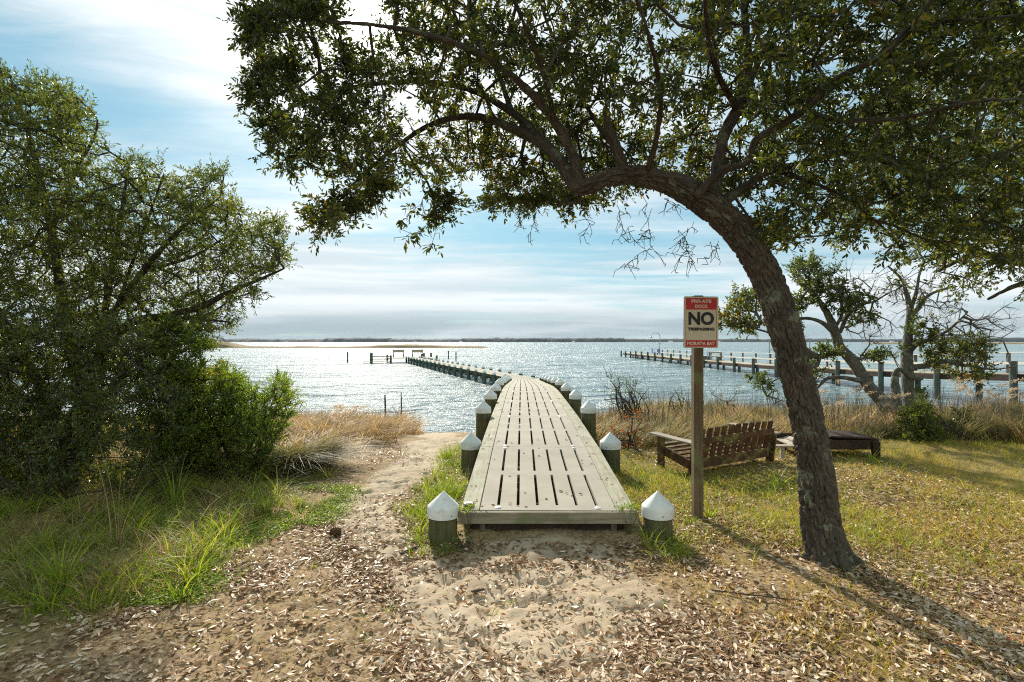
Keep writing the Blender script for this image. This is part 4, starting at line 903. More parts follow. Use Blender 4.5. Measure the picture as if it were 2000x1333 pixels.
for l in TLm[3:]: tubes_obj('limb', [l], M['bark_pale'], tw, .04, 12, barkdisp(24., 7., .006, 2))
TB = ([(1560, 520, 10.9, 45, 24, .5, 26), (1600, 560, 10.9, 65, 40, .6, 62), (1655, 585, 10.9, 60, 22, .5, 36), (1560, 590, 10.9, 30, 20, .4, 14), (1450, 590, 10.1, 42, 28, .5, 30), (1430, 625, 10.1, 36, 22, .5, 22), (1480, 640, 10.2, 30, 14, .4, 12), (1540, 628, 10.7, 30, 12, .3, 14),
           (1490, 745, 10.3, 28, 18, .3, 16), (1545, 735, 10.4, 30, 16, .3, 14), (1580, 720, 10.5, 26, 30, .3, 14), (1800, 650, 11.6, 30, 40, .5, 24), (1845, 660, 11.5, 60, 26, .5, 44), (1880, 690, 11.4, 60, 28, .5, 44), (1840, 705, 11.4, 50, 24, .5, 26), (1620, 690, 10.6, 26, 10, .3, 12),
           (1700, 700, 10.9, 26, 14, .3, 12), (1800, 610, 11.6, 30, 24, .4, 12), (1750, 690, 11.3, 14, 14, .3, 5), (1920, 730, 11.3, 50, 16, .4, 16), (1670, 620, 10.9, 50, 14, .4, 14)])
A = blobs([(*t[:6], max(5, int(t[6] * 1.1))) for t in TB]); A = A[fbm(A[:, 0] * 3, A[:, 1] * 3, A[:, 2] * 3, 2, 19) > .42]
crownify(tw, TLm, A, M['oak_leaf_far'], M['twig_grey'], k=6, tl=(.10, .24), nl=9, L=.060, Wd=.028, r0=.0065, step=.18, jit=.06, rmax=.04, bare=.1)
A = blobs([(1800, 580, 11.6, 70, 50, .7, 60), (1870, 640, 11.5, 60, 40, .5, 40), (1740, 560, 11.6, 40, 40, .5, 26), (1700, 640, 11, 50, 40, .5, 30), (1930, 640, 11.4, 60, 50, .5, 36), (1540, 650, 10.5, 40, 30, .4, 20), (1520, 780, 10.3, 50, 20, .4, 12), (1670, 560, 10.9, 60, 40, .5, 26)])
P, par, e, rp, rc, tip = grow(TLm, A, .15, .05, .0065, .03); o_ = unit(P[tip] - P[par[tip]])
kk = np.repeat(P[tip], 5, 0); kd = kk + unit(np.repeat(o_, 5, 0) + rdir(len(kk)) * .9) * RNG.uniform(.08, .3, (len(kk), 1))
V, Q = join(sticks(P[par[e]], P[e], rp, rc, 5), sticks(kk, kd, np.full(len(kk), .004), np.full(len(kk), .002), 3)); make('bare_twigs', V, Q, M['twig_grey'], tw)

# ------------------------------------------------------------------ the thicket on the left
my = empty('wax_myrtle', (-5.0, 6.4, 0), 'tall dense wax myrtle filling the left side, pale boughs sweeping right', 'tree')
ML = [[(150, 1000, 6.4, 46), (170, 860, 6.4, 34), (190, 720, 6.3, 26), (212, 670, 6.3, 19), (260, 630, 6.3, 17), (320, 618, 6.3, 14), (390, 600, 6.3, 12), (450, 570, 6.3, 9), (510, 545, 6.3, 6), (555, 525, 6.3, 3)],
      [(195, 700, 6.3, 18), (225, 610, 6.4, 14), (280, 530, 6.5, 11), (350, 450, 6.6, 8), (430, 385, 6.6, 4)], [(172, 840, 6.4, 26), (130, 640, 6.5, 20), (100, 450, 6.6, 14), (60, 280, 6.7, 9), (20, 150, 6.8, 4)],
      [(190, 720, 6.3, 16), (212, 560, 6.4, 12), (235, 430, 6.5, 8), (250, 330, 6.5, 4)], [(160, 900, 6.4, 26), (60, 720, 6.2, 18), (-60, 520, 6.0, 12), (-180, 350, 6, 6)], [(100, 450, 6.6, 10), (150, 330, 6.6, 7), (190, 240, 6.6, 4), (150, 190, 6.6, 3)],
      [(280, 530, 6.5, 8), (380, 500, 6.4, 6), (450, 460, 6.4, 4), (545, 430, 6.4, 3)], [(320, 618, 6.3, 8), (400, 625, 6.2, 6), (450, 630, 6.1, 3)], [(225, 610, 6.4, 8), (270, 480, 6.3, 6), (320, 340, 6.2, 3)]]
ML = [limb(l) for l in ML]
for i, l in enumerate(ML): tubes_obj('trunk' if i == 0 else 'limb', [l], M['bark_dark'], my, .04, 18, barkdisp(30., 6., .006, 6))
polM = [(-420, 260), (-380, 150), (-300, 90), (-200, 60), (-90, 95), (0, 125), (22, 170), (60, 160), (92, 155), (135, 185), (185, 235), (195, 290), (228, 272), (215, 335), (250, 312), (318, 312), (352, 330), (392, 322), (440, 345), (432, 385), (480, 408), (495, 440), (552, 420), (545, 455), (566, 520), (525, 535), (480, 552),
        (510, 575), (452, 600), (452, 640), (400, 652), (330, 680), (250, 760), (200, 950), (-200, 950), (-380, 900), (-470, 700), (-480, 450)]
A = polyfill(polM, 4700, 5.7, 7.5, 2.0, .37, 5)
crownify(my, ML, A, M['myrtle_leaf'], M['twig'], k=5, tl=(.10, .26), nl=11, L=.043, Wd=.0140, r0=.0034, step=.18, jit=.03, rmax=.03, up=.5)
def shrub(name, x, y, lab, cat, poly, n, Y0, Y1, leaf, k=6, tl=(.08, .2), nl=9, L=.04, Wd=.014, up=.7, stems=7, seed=1, thr=.36, clump=2.2, group=None, bare=0.0, r0=.003, twig='twig', dense=None):
    z = float(gz(x, y)); r = empty(name, (x, y, z), lab, cat, group)
    A = polyfill(poly, n, Y0, Y1, clump, thr, seed); c = A.mean(0); sl = []
    for i in range(stems):
        t = A[RNG.integers(len(A))]; b = np.array((x + RNG.normal() * .12, y + RNG.normal() * .12, z - .05)); m_ = (b + t) / 2 + RNG.normal(size=3) * .08; m_[2] += .1
        sl.append(np.array([[*b, .014], [*m_, .010], [*t, .004]]))
    for l in sl[:]: pass
    tubes_obj('stems', sl, M['bark_dark'], r, .06, 7)
    crownify(r, sl, A, M[leaf], M[twig], k=k, tl=tl, nl=nl, L=L, Wd=Wd, r0=r0, step=.14, jit=.025, rmax=.015, up=up, bare=bare, fine=4, cname='foliage', bname='twigs')
    return r
shrub('shrub', -4.6, 5.4, 'dark glossy shrub in the shade at the foot of the left thicket', 'shrub', [(-400, 800), (-330, 680), (-160, 620), (60, 600), (200, 640), (330, 660), (360, 760), (345, 900), (300, 960), (150, 985), (0, 1010), (-160, 1010), (-360, 960)], 840, 5.0, 6.3, 'dark_leaf', L=.042, Wd=.015, seed=2, stems=14, thr=.42, clump=2.8, tl=(.08, .26))
shrub('shrub', -3.3, 6.6, 'bright green bushy shrub, lower right of the left thicket', 'shrub', [(330, 760), (360, 720), (400, 735), (440, 712), (480, 755), (520, 775), (545, 735), (568, 770), (580, 800), (560, 830), (545, 850), (525, 900), (470, 930), (400, 945), (345, 940), (330, 860)], 950, 6.1, 7.2, 'shrub_leaf', L=.036, Wd=.0125, seed=8, stems=12, up=.9, thr=.38, clump=3)
shrub('shrub', -4.2, 6.3, 'upright green shrub with open top between the dark thicket and the bright bush', 'shrub', [(270, 700), (285, 640), (330, 625), (360, 640), (405, 655), (410, 700), (380, 760), (400, 850), (330, 900), (270, 880)], 330, 5.9, 6.6, 'shrub_leaf', L=.042, Wd=.015, seed=9, stems=8, up=1.0)
shrub('shrub', 7.45, 8.9, 'round green shrub in front of the twisted oak', 'shrub', [(1762, 850), (1765, 812), (1790, 800), (1800, 770), (1815, 805), (1832, 830), (1838, 880), (1820, 905), (1765, 900)], 260, 8.5, 9.3, 'myrtle_leaf', L=.045, Wd=.018, seed=10, stems=7)
shrub('shrub', 8.0, 9.3, 'smaller dark green shrub right of the round one', 'shrub', [(1850, 850), (1862, 812), (1880, 805), (1895, 830), (1898, 880), (1855, 885)], 70, 9.0, 9.6, 'dark_leaf', L=.045, Wd=.02, seed=11, stems=5)
shrub('bare_shrub', 2.55, 11.2, 'thin bare-stemmed shrub with a few dark leaves beside the deck at the shore', 'shrub', [(1178, 735), (1190, 720), (1225, 735), (1270, 760), (1272, 800), (1240, 830), (1200, 830), (1180, 790)], 95, 10.9, 11.5, 'dark_leaf', L=.036, Wd=.015, seed=12, stems=30, k=4, nl=4, bare=.45, up=1.5, thr=.1, r0=.0035, tl=(.1, .3))
shrub('bare_shrub', 3.6, 11.4, 'sparse thin shrub left of the sign post at the shore', 'shrub', [(1300, 770), (1335, 760), (1345, 790), (1340, 830), (1305, 830)], 14, 11.2, 11.6, 'dark_leaf', L=.042, Wd=.016, seed=13, stems=7, k=3, nl=5, bare=.2, up=1.2, thr=.1)
shrub('bare_shrub', 4.65, 10.8, 'wispy leaning shrub above the bench back', 'shrub', [(1385, 770), (1410, 745), (1440, 760), (1465, 775), (1455, 820), (1400, 830)], 18, 10.6, 11.0, 'dark_leaf', L=.04, Wd=.015, seed=14, stems=9, k=3, nl=4, bare=.4, up=1.0, thr=.1)
shrub('red_shrub', 1.75, 8.0, 'low shrub with red leaves beside the deck', 'shrub', [(1180, 835), (1240, 800), (1262, 830), (1250, 880), (1200, 885)], 34, 7.6, 8.4, 'red_leaf', L=.035, Wd=.02, seed=15, stems=8, k=3, nl=5, bare=.3, thr=.1)

# ------------------------------------------------------------------ grass, marsh and litter
def scatter(n, x0, x1, y0, y1, dens):
    """rejection-sampled points over the ground, more of them near the camera"""
    out = []; c = 0; tries = 0
    while c < n and tries < 60:
        m_ = n * 2; u = RNG.random(m_); y = y0 * (y1 / y0) ** u; x = RNG.uniform(-1, 1, m_) * (x1 - x0) / 2 + (x0 + x1) / 2
        k = RNG.random(m_) < dens(x, y); out.append(np.stack([x[k], y[k]], -1)); c += k.sum(); tries += 1
    p = np.concatenate(out)[:n]; return p
def on(p): return np.stack([p[:, 0], p[:, 1], gz(p[:, 0], p[:, 1]) - .012], -1)
def notdeck(x, y): return ~((np.abs(x - (.235 + .0175 * y)) < .80) & (y > 4.16))
def notthing(x, y): return notdeck(x, y) & (np.hypot(x - 2.33, y - 3.95) > .16)
def lawn_d(x, y):
    n = fbm(x * 1.3, y * 1.3, 0, 4, 61)
    a = sstep(x + (n - .5) * 1.2, .75, 1.25) * sstep(y + (n - .5) * 2.2 - .30 * np.minimum(x, 2.5) * 0, 3.2, 4.6)
    b = .32 * sstep(x, .9, 1.8) * sstep(n, .42, .62)
    return np.clip(np.maximum(a * (.45 + .55 * sstep(n, .28, .45)), b), 0, 1) * notthing(x, y) * (y < 9.2)
def bl(p, h0, h1, w0, w1, amt, wind=(0, 0), seg=3, tw_=.12):
    n = len(p); az = RNG.uniform(0, 2 * pi, n); ln = unit(np.stack([np.cos(az), np.sin(az)], -1) + np.array(wind)); hh = RNG.uniform(h0, h1, n) * (.6 + .8 * fbm(p[:, 0] * 1.7, p[:, 1] * 1.7, 0, 2, 90))
    return blades(on(p), hh, RNG.uniform(w0, w1, n), ln, RNG.uniform(*amt, n), seg, tw_)
p = scatter(150000, -1, 11.5, 2.5, 9.0, lawn_d); V, Q = bl(p, .03, .095, .003, .0062, (.3, 1.3))
tag(make('lawn_grass', V, Q, M['grass_lawn']), 'short yellow green grass of the sunlit lawn right of the deck', 'grass', kind='stuff')
p = scatter(2400, .9, 9.0, 3.4, 9.0, lambda x, y: lawn_d(x, y) * sstep(fbm(x * .9, y * .9, 0, 3, 62), .48, .62)); V, Q = bl(p, .10, .26, .004, .008, (.4, 1.2), seg=4)
p2 = scatter(2600, 1.0, 3.4, 4.1, 6.6, lambda x, y: lawn_d(x, y) * 1.0); V2, Q2 = bl(p2, .06, .20, .004, .007, (.3, 1.1), seg=4); V, Q = join((V, Q), (V2, Q2))
tag(make('long_grass', V, Q, M['grass_green']), 'longer green grass around the bench, sign post and lawn', 'grass', kind='stuff')
def left_edge(y): return np.interp(y, [2.4, 3.3, 4.2, 5.0, 5.8, 7], [-2.55, -2.1, -1.95, -1.75, -1.85, -2.1])
def left_d(x, y):
    n = fbm(x * 1.4, y * 1.4, 0, 3, 63); return sstep(left_edge(y) - x + (n - .5) * 1.0, -.1, .45) * (y < 6.8) * sstep(n, .26, .42)
def tufts(nt, x0, x1, y0, y1, dens, per, spread, h, w, amt, seg=4, wind=(0, 0)):
    c = scatter(nt, x0, x1, y0, y1, dens); k = RNG.poisson(per, len(c)) + 3; cc = np.repeat(c, k, 0); n = len(cc); az = RNG.uniform(0, 2 * pi, n); rr = np.abs(RNG.normal(size=n)) * spread
    pp = cc + np.stack([np.cos(az), np.sin(az)], -1) * rr[:, None]; hh = np.repeat(RNG.uniform(h[0], h[1], len(c)), k) * RNG.uniform(.5, 1.1, n)
    ln = unit(np.stack([np.cos(az), np.sin(az)], -1) + RNG.normal(size=(n, 2)) * .4 + np.array(wind)); return blades(on(pp), hh, RNG.uniform(*w, n), ln, RNG.uniform(*amt, n), seg, .1)
a = tufts(430, -6.5, -1.2, 2.4, 6.6, left_d, 22, .05, (.12, .42), (.005, .011), (.35, 1.25)); b_ = bl(scatter(26000, -6.5, -1.2, 2.4, 6.6, left_d), .03, .12, .003, .006, (.3, 1.3))
V, Q = join(a, b_); tag(make('verge_grass', V, Q, M['grass_green']), 'lush arching green grass on the left verge below the thicket', 'grass', kind='stuff')
V, Q = tufts(420, -6.5, -1.3, 2.4, 6.6, left_d, 14, .06, (.12, .5), (.004, .007), (.5, 1.4)); tag(make('dry_grass', V, Q, M['straw']), 'dry straw stems among the green grass of the left verge', 'grass', kind='stuff')
def strip_d(x, y): 
    n = fbm(x * 2, y * 2, 0, 2, 64); e = -.42 - .0 * y; return (1 - sstep(np.abs(x + .62 - (n - .5) * .5), .18, .42)) * (y > 4.25) * (y < 8.6) * (x < -.50 + .3 * (y < 4.7) * 0) 
V, Q = join(tufts(90, -1.3, -.35, 4.2, 8.4, strip_d, 16, .05, (.14, .34), (.004, .009), (.3, 1.0)), bl(scatter(4200, -1.3, -.3, 4.0, 8.4, strip_d), .03, .10, .003, .006, (.3, 1.2)))
tag(make('deckside_grass', V, Q, M['grass_green']), 'bright grass along the left edge of the deck', 'grass', kind='stuff')
V, Q = join(tufts(26, .98, 1.35, 3.95, 4.6, lambda x, y: np.ones(len(x)), 12, .05, (.08, .24), (.004, .008), (.3, 1.2)), tufts(20, -.75, -.40, 4.0, 4.5, lambda x, y: np.ones(len(x)), 9, .05, (.06, .16), (.004, .008), (.3, 1.2)))
tag(make('post_weeds', V, Q, M['grass_green']), 'weeds growing round the two nearest posts', 'grass', kind='stuff')
def cover_d(x, y): return sstep(left_edge(y) + .25 - x, -.1, .3) * sstep(x, left_edge(y) - 1.3, left_edge(y) - .5) * sstep(fbm(x * 1.8, y * 1.8, 0, 3, 65), .42, .56) * (y < 6.2)
p = scatter(15000, -4.2, -1.3, 3.2, 6.2, cover_d); n = len(p); b_ = on(p); b_[:, 2] += RNG.uniform(.012, .05, n); az = RNG.uniform(0, 2 * pi, n)
tag(make('ground_cover', *leaves(b_, np.stack([np.cos(az), np.sin(az), RNG.normal(size=n) * .2], -1), rdir(n) * .5 + np.array((0, 0, 1)), RNG.uniform(.012, .026, n), RNG.uniform(.009, .016, n)), M['clover']), 'low yellow green creeping plants along the verge edge', 'ground cover', kind='stuff')
# sparse sprigs across the litter
V, Q = tufts(330, -3.2, 4.5, 2.4, 8.0, lambda x, y: (1 - sandmask(x, y) * .93) * notthing(x, y) * .6, 6, .02, (.03, .10), (.0025, .005), (.4, 1.3), 3)
tag(make('grass_sprigs', V, Q, M['grass_green']), 'scattered green sprigs pushing through the leaf litter', 'grass', kind='stuff')
V, Q = bl(scatter(26000, -4, 6, 2.4, 8.5, lambda x, y: (1 - sandmask(x, y)) * notthing(x, y)), .015, .06, .0014, .003, (1.0, 2.2)); tag(make('thatch', V, Q, M['straw']), 'thin dry thatch lying between the fallen leaves', 'grass', kind='stuff')
# marsh growth along the shore
def swirl(p): a = fbm(p[:, 0] * .55, p[:, 1] * .8, 0, 2, 70) * 4 * pi; return np.stack([np.cos(a) * 1.2 + .5, np.sin(a) * .6], -1)
def marsh(n, x0, x1, y0, y1, dens, h, w, amt, mat, name, lab):
    c = scatter(n // 26, x0, x1, y0, y1, dens); k = RNG.poisson(22, len(c)) + 4; cc = np.repeat(c, k, 0); m_ = len(cc); p = cc + RNG.normal(size=(m_, 2)) * .07
    hh = np.repeat(RNG.uniform(.55, 1.25, len(c)), k) * RNG.uniform(*h, m_) * (.45 + 1.1 * fbm(p[:, 0] * .8, p[:, 1] * .8, 0, 3, 71))
    ln = unit(swirl(p) + np.repeat(RNG.normal(size=(len(c), 2)) * .7, k, 0) + RNG.normal(size=(m_, 2)) * .35); V, Q = blades(on(p), hh, RNG.uniform(*w, m_) * 1.7, ln, RNG.uniform(*amt, m_) * np.repeat(RNG.uniform(.6, 1.2, len(c)), k), 4, .1)
    return tag(make(name, V, Q, M[mat]), lab, 'grass', kind='stuff')
def ml(x, y): return sstep(-x - (fbm(x, y, 0, 2, 72) - .5) * 1.0, np.interp(y, [7, 9, 11, 14, 16], [2.15, 2.0, 1.9, 2.1, 2.6]), np.interp(y, [7, 9, 11, 14, 16], [2.6, 2.5, 2.5, 2.8, 3.3])) * (gz(x, y) > WZ - .03)
marsh(60000, -12, -1.5, 6.6, 16.5, ml, (.28, .55), (.004, .009), (.6, 1.5), 'straw', 'marsh_grass', 'tan windblown marsh grass on the left bank')
marsh(15000, -5.2, -1.9, 8.6, 13.5, ml, (.38, .62), (.004, .009), (.5, 1.3), 'straw', 'marsh_grass', 'taller tawny marsh grass crowning the left bank')
marsh(16000, -4.6, -1.9, 6.4, 10.5, lambda x, y: ml(x, y) * sstep(fbm(x * .9, y * .9, 0, 2, 73), .48, .6), (.3, .5), (.004, .008), (.9, 1.6), 'straw_olive', 'marsh_grass', 'olive swept-over grass mounds beside the sandy path')
def mr(x, y): return (1 - .55 * (1 - sstep(x, 2.6, 3.6)) * sstep(y, 9, 10)) * sstep(x + (fbm(x * .8, y * .8, 0, 2, 74) - .5) * 1.2, 1.35, 1.9) * sstep(y + (fbm(x, 3.3, 0, 2, 75) - .5) * .8 - np.interp(x, [1.5, 3, 5, 8, 12], [0, .3, .9, .5, .4]), 7.6, 8.3) * (gz(x, y) > WZ - .05)
marsh(80000, 1.2, 20, 7.4, 18.8, mr, (.22, .56), (.004, .009), (.5, 1.4), 'straw', 'marsh_grass', 'tan marsh grass on the right bank behind the bench')
marsh(46000, 1.3, 14, 7.4, 13.5, lambda x, y: mr(x, y) * sstep(fbm(x * .6, y * .6, 0, 3, 76), .42, .56), (.26, .50), (.004, .009), (.5, 1.3), 'straw_olive', 'marsh_grass', 'olive green rank grass below the twisted oak')
# upright reeds along both banks
def reeds(n, x0, x1, y0, y1, d, h, mat='straw'): 
    p = scatter(n, x0, x1, y0, y1, d); return blades(on(p), RNG.uniform(*h, len(p)), RNG.uniform(.005, .010, len(p)), RNG.normal(size=(len(p), 2)) * .4, RNG.uniform(.1, .6, len(p)), 3, .2)
V, Q = join(reeds(1500, -8, -1.9, 12, 16, ml, (.3, .75)), reeds(5200, 1.6, 18, 8.5, 18, mr, (.4, 1.0))); tag(make('reeds', V, Q, M['twig_grey']), 'thin bare reeds standing along the shoreline', 'reeds', kind='stuff')
def plumes(spots, lab, name='plume_grass'):
    r = []
    for x, y, n, hh, lean in spots:
        z = float(gz(x, y)); ro = (x, y, z); B = np.array([(x + RNG.normal() * .12, y + RNG.normal() * .12, z) for _ in range(n)]); h = RNG.uniform(.7, 1.1, n) * hh; ld = unit(np.array([lean] * n) + RNG.normal(size=(n, 2)) * .5)
        V, Q = blades(B, h, np.full(n, .006), ld, RNG.uniform(.2, .5, n), 4, .5); amt = .35; o = empty(name, ro, lab(x, y), 'plume grass', 'plumed grasses on the bank'); make('stems', V, Q, M['straw'], o)
        tips = V.reshape(n, -1, 3)[:, -2:].mean(1); pv_, pq_ = [], []; m_ = 70
        T_ = np.repeat(tips, m_, 0); t = RNG.random((n * m_, 1)); dn = np.concatenate([np.repeat(ld, m_, 0) * .16, np.full((n * m_, 1), .05)], 1)
        C_ = T_ - dn * .2 + dn * t + RNG.normal(size=(n * m_, 3)) * .014 * (1.2 - t); D_ = unit(dn + RNG.normal(size=(n * m_, 3)) * .12 - np.array((0, 0, .06))); LV = leaves(C_, D_, rdir(n * m_), RNG.uniform(.02, .05, n * m_), RNG.uniform(.005, .009, n * m_))
        make('seed_head', *LV, M['plume'], o)
sp_ = [(at(630, 880, 7.6)[0], 7.6, 9, .75, (1, 0)), (at(1690, 0, 9.4)[0], 9.4, 9, .75, (1, .1)), (at(1905, 0, 9.0)[0], 9.0, 12, 1.0, (.8, 0)), (at(1965, 0, 9.3)[0], 9.3, 12, .95, (.6, 0)), (at(1640, 0, 9.8)[0], 9.8, 9, .9, (.8, 0)), (at(1565, 0, 9.2)[0], 9.2, 7, .8, (.6, 0)), (at(1850, 0, 10)[0], 10.0, 9, .95, (.9, 0))]
names = ['pale feathery plumes at the foot of the bright green shrub', 'feathery plumes right of the leaning trunk, below the twisted oak', 'tall feathery plumes right of the small dark shrub', 'rightmost clump of feathery plumes on the bank', 'feathery plumes under the left limb of the twisted oak', 'feathery plumes just right of the bench back', 'feathery plumes between the two green shrubs']
it = iter(names); plumes(sp_, lambda x, y: next(it))
# individual tall tufts
def tuft(px_, Y, n, h, lab, mat='grass_green', w=(.006, .012), amt=(.2, .9), spread=.05, lean=(0, 0)):
    x = (px_ - 1000) / F * Y; z = float(gz(x, Y)); az = RNG.uniform(0, 2 * pi, n); B = np.stack([x + np.cos(az) * RNG.random(n) * spread, Y + np.sin(az) * RNG.random(n) * spread, np.full(n, z - .01)], -1)
    V, Q = blades(B, RNG.uniform(.5, 1.0, n) * h, RNG.uniform(*w, n), unit(np.stack([np.cos(az), np.sin(az)], -1) + np.array(lean)), RNG.uniform(*amt, n), 6, .1)
    o = make('grass_tuft', V, Q, M[mat], loc=None); o.data.transform(Matrix.Translation((-x, -Y, -z))); o.location = (x, Y, z); return tag(o, lab, 'grass tuft', 'tall tufts of grass')
for a_ in [(520, 5.0, 60, .34, 'dense dark green tuft at the edge of the sandy path'), (440, 4.4, 40, .34, 'light green tuft in the sunlit verge grass'), (120, 3.4, 70, .55, 'big arching tuft in the lower left corner'), (340, 5.1, 16, .9, 'tall lone blades rising in front of the dark thicket', 'grass_green', (.008, .016), (.2, .7)),
           (250, 4.7, 50, .45, 'mid green tuft in front of the dark shrub'), (1520, 5.9, 14, .48, 'tall bright blades behind the bench, left of the trunk'), (1700, 7.0, 10, .34, 'bright blades in front of the dark lounger'), (585, 5.2, 34, .20, 'small tuft beside the path near the pine cone'), (230, 4.2, 9, 1.15, 'very tall dry stems leaning over the left verge', 'straw', (.004, .007), (.1, .5)), (640, 9.2, 60, .45, 'olive tuft swept over at the path edge', 'straw_olive', (.006, .01), (.9, 1.5), .25, (1.5, 0)),
           (1430, 10.2, 220, .62, 'rounded bronze tussock above the bench back', 'straw', (.004, .008), (.1, .6), .2), (1385, 4.9, 26, .22, 'grass growing round the foot of the sign post'), (1350, 4.7, 20, .16, 'short grass just in front of the sign post'), (905, 6.9, 8, .85, 'lone dry seed stems beside the deck', 'straw', (.003, .005), (.1, .5))]: tuft(*a_)
# fallen leaves
def litter(n, x0, x1, y0, y1, d, mat, L, name, lab, tilt=.5):
    p = scatter(n, x0, x1, y0, y1, d); n = len(p); az = RNG.uniform(0, 2 * pi, n); D = np.stack([np.cos(az), np.sin(az), RNG.normal(size=n) * .16], -1); N = unit(np.stack([RNG.normal(size=n) * tilt, RNG.normal(size=n) * tilt, np.ones(n)], -1))
    sg_ = np.where(RNG.random(n) < .35, -1, 1); N = N * sg_[:, None]; l = RNG.uniform(*L, n); b_ = on(p); b_[:, 2] += .012 + RNG.uniform(.002, .012, n) + np.where(sg_ < 0, .006, 0)
    V, Q = leaves(b_, D, N, l, l * RNG.uniform(.30, .46, n), RNG.uniform(.05, .45, n)[:, None], RNG.uniform(-.15, .15, n)); return tag(make(name, V, Q, M[mat]), lab, 'fallen leaves', kind='stuff')
def lit(x, y):
    n = fbm(x * 1.1, y * 1.1, 0, 3, 81); s = sandmask(x, y); base = (.12 + .88 * sstep(n, .34, .58)) * (1 - .88 * s)
    far = np.interp(y, [2.4, 3.9, 5.0, 7, 9], [1, .9, .5, .25, .1]); return base * far * notthing(x, y) * np.where(x < left_edge(y) - .2, .25, 1)
litter(46000, -4.2, 5.2, 2.35, 8.5, lit, 'litter', (.024, .058), 'leaf_litter', 'pale curled fallen leaves strewn over the foreground')
litter(30000, -4.2, 5.2, 2.35, 8.5, lit, 'litter_dark', (.022, .055), 'leaf_litter', 'older brown fallen leaves under the pale ones')
litter(34000, -4.2, 5.2, 2.35, 6.5, lambda x, y: np.maximum(lit(x, y), .10), 'litter_dark', (.007, .022), 'leaf_crumbs', 'small brown leaf crumbs and bark bits among the litter')
litter(1100, -1.1, 1.5, 3.7, 4.3, lambda x, y: np.ones(len(x)) * notthing(x, y), 'litter_dark', (.03, .055), 'leaf_litter', 'brown leaves drifted against the front of the deck')
def deckz(y): return np.interp(y, [q[0] for q in st], [q[1] for q in st])
n = 95; y = 4.4 + RNG.random(n) ** 1.7 * 8; x = .235 + .0175 * y + np.where(RNG.random(n) < .6, np.sign(RNG.normal(size=n)) * RNG.uniform(.5, .69, n), RNG.uniform(-.6, .6, n)); az = RNG.uniform(0, 2 * pi, n); l = RNG.uniform(.025, .05, n)
tag(make('deck_leaves', *leaves(np.stack([x, y, deckz(y) + .006], -1), np.stack([np.cos(az), np.sin(az), RNG.normal(size=n) * .1], -1), rdir(n) * .2 + np.array((0, 0, 1)), l, l * .42, .3), M['litter_dark']), 'a few brown leaves lying on the deck', 'fallen leaves', kind='stuff')
for wx, wl_ in ((-.36, 'yellow green weed sprawling over the near left corner of the deck'), (.93, 'yellow green weed at the near right corner of the deck')):
    w_ = empty('weed', (wx, 4.33, .12), wl_, 'weed', 'weeds at the deck corners'); n = 60; c = np.stack([wx + RNG.normal(size=n) * .055, 4.33 + RNG.normal(size=n) * .045, .25 + np.abs(RNG.normal(size=n)) * .025], -1)
    make('leaves', *leaves(c, rdir(n) + np.array((0, 0, .3)), rdir(n) * .4 + np.array((0, 0, 1)), RNG.uniform(.015, .032, n), RNG.uniform(.009, .018, n)), M['clover'], w_); make('stems', *sticks(np.tile((wx, 4.28, .06), (26, 1)) + RNG.normal(size=(26, 3)) * .01, c[:26], np.full(26, .0016), np.full(26, .001), 4), M['straw_olive'], w_)
litter(15000, -3.6, 4.2, .9, 2.36, lambda x, y: lit(x, np.maximum(y, 2.4)), 'litter', (.024, .058), 'leaf_litter', 'pale fallen leaves nearer the viewer')
litter(9000, -3.6, 4.2, .9, 2.36, lambda x, y: lit(x, np.maximum(y, 2.4)), 'litter_dark', (.022, .055), 'leaf_litter', 'brown fallen leaves nearer the viewer')
V, Q = tufts(160, -6.5, -1.6, 1.0, 2.45, lambda x, y: left_d(x, np.maximum(y, 2.4)), 22, .05, (.12, .4), (.005, .011), (.35, 1.25)); tag(make('verge_grass', V, Q, M['grass_green']), 'arching green verge grass nearest the viewer', 'grass', kind='stuff')
# leafy weeds by the near left post
wd = empty('weed', (-.40, 4.05, 0), 'small dark leafy weed against the near left post', 'weed'); c = np.stack([-.38 + RNG.normal(size=90) * .07, 4.10 + RNG.normal(size=90) * .05, np.abs(RNG.normal(size=90)) * .05 + .02], -1)
V, Q = leaves(c, rdir(90) + (0, 0, .3), rdir(90) * .4 + (0, 0, 1), RNG.uniform(.02, .04, 90), RNG.uniform(.014, .024, 90)); make('leaves', V, Q, M['dark_leaf'], wd); V, Q = sticks(np.tile((-.40, 4.05, -.01), (40, 1)), c[:40], np.full(40, .0018), np.full(40, .001), 4); make('stems', V, Q, M['twig'], wd)
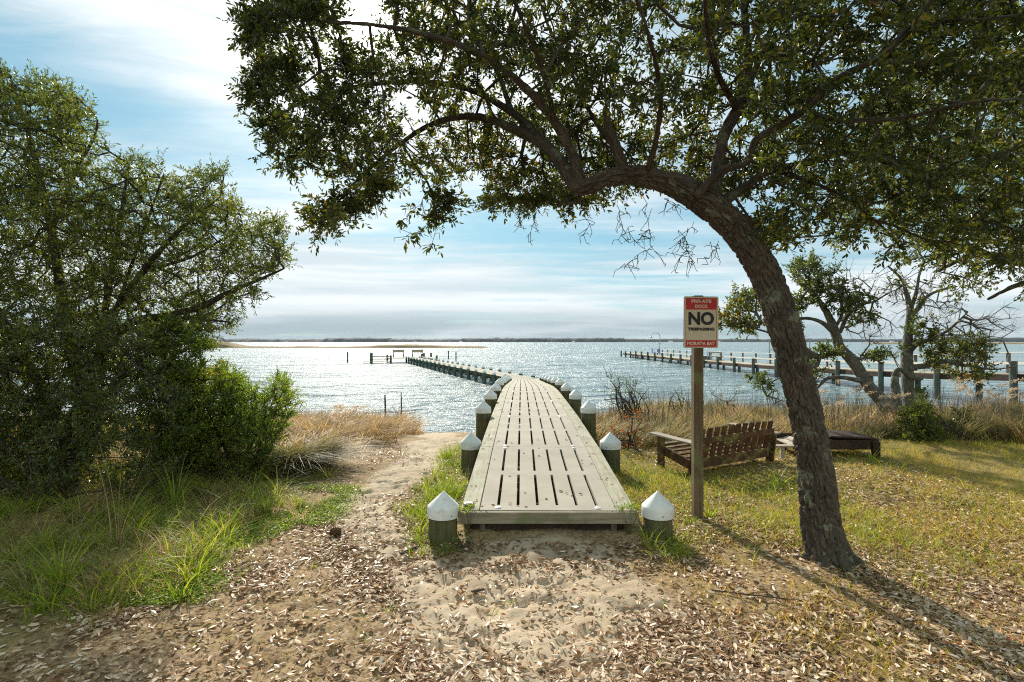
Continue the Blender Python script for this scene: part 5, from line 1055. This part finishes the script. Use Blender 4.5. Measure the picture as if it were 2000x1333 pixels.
# pine cone and burnt sticks
x_, y_, z_ = -1.46, 4.42, float(gz(-1.46, 4.42)); pc = empty('pine_cone', (x_, y_, z_), 'brown pine cone lying on the path', 'pine cone'); MB().lathe((-.04, 0, .03), (.05, .01, .035), [(0, .008), (.2, .026), (.55, .030), (.85, .018), (1, .004)], 12).build('core', M['cone'], pc)
n = 110; t = np.linspace(0, 1, n); a = np.arange(n) * 2.399; r_ = .012 + .022 * np.sin(t * pi) ** .7; C_ = np.stack([x_ - .04 + t * .09, y_ + np.cos(a) * r_, z_ + .033 + np.sin(a) * r_], -1); D_ = np.stack([t * 0 + .5, np.cos(a), np.sin(a)], -1)
make('scales', *leaves(C_ - D_ * .006, D_, np.tile((1.0, 0, 0), (n, 1)), np.full(n, .022), np.full(n, .017)), M['cone'], pc)
def stick(p, q, w, lab, mat='char'):
    a, b = np.array([*p, float(gz(*p)) + .014]), np.array([*q, float(gz(*q)) + .016]); m_ = (a + b) / 2 + RNG.normal(size=3) * (.006, .006, .003); V, Q, U, T = tube(np.array([[*a, w], [*m_, w * 1.1], [*b, w * .7]]), .02, 9)
    o = make('stick', V - a, Q, M[mat], T=T, loc=tuple(a)); tag(o, lab, 'stick', 'sticks on the sand')
stick((-.83, 4.02), (-.74, 4.16), .010, 'short black charred stick near the left post'); stick((-.26, 3.42), (-.18, 3.45), .008, 'small dark stick in the middle of the bare sand', 'twig'); stick((1.25, 3.4), (1.75, 3.25), .004, 'thin twig lying in the leaf litter left of the trunk shadow', 'twig')

# ------------------------------------------------------------------ the air over the bay
m = bpy.data.materials.new('haze'); m.use_nodes = True; g = NT(m.node_tree); g.n.clear()
pv_ = g.new('ShaderNodeVolumePrincipled', {'Density': .00003, 'Anisotropy': .2}); pv_.inputs['Color'].default_value = (.72, .86, 1, 1)
on_ = g.new('ShaderNodeOutputMaterial'); g.l.new(pv_.outputs[0], on_.inputs['Volume'])
tag(MB().box((0, 2500, 21), (17000, 6000, 52)).build('haze', m), 'thin blue haze over the bay', 'haze', kind='stuff')
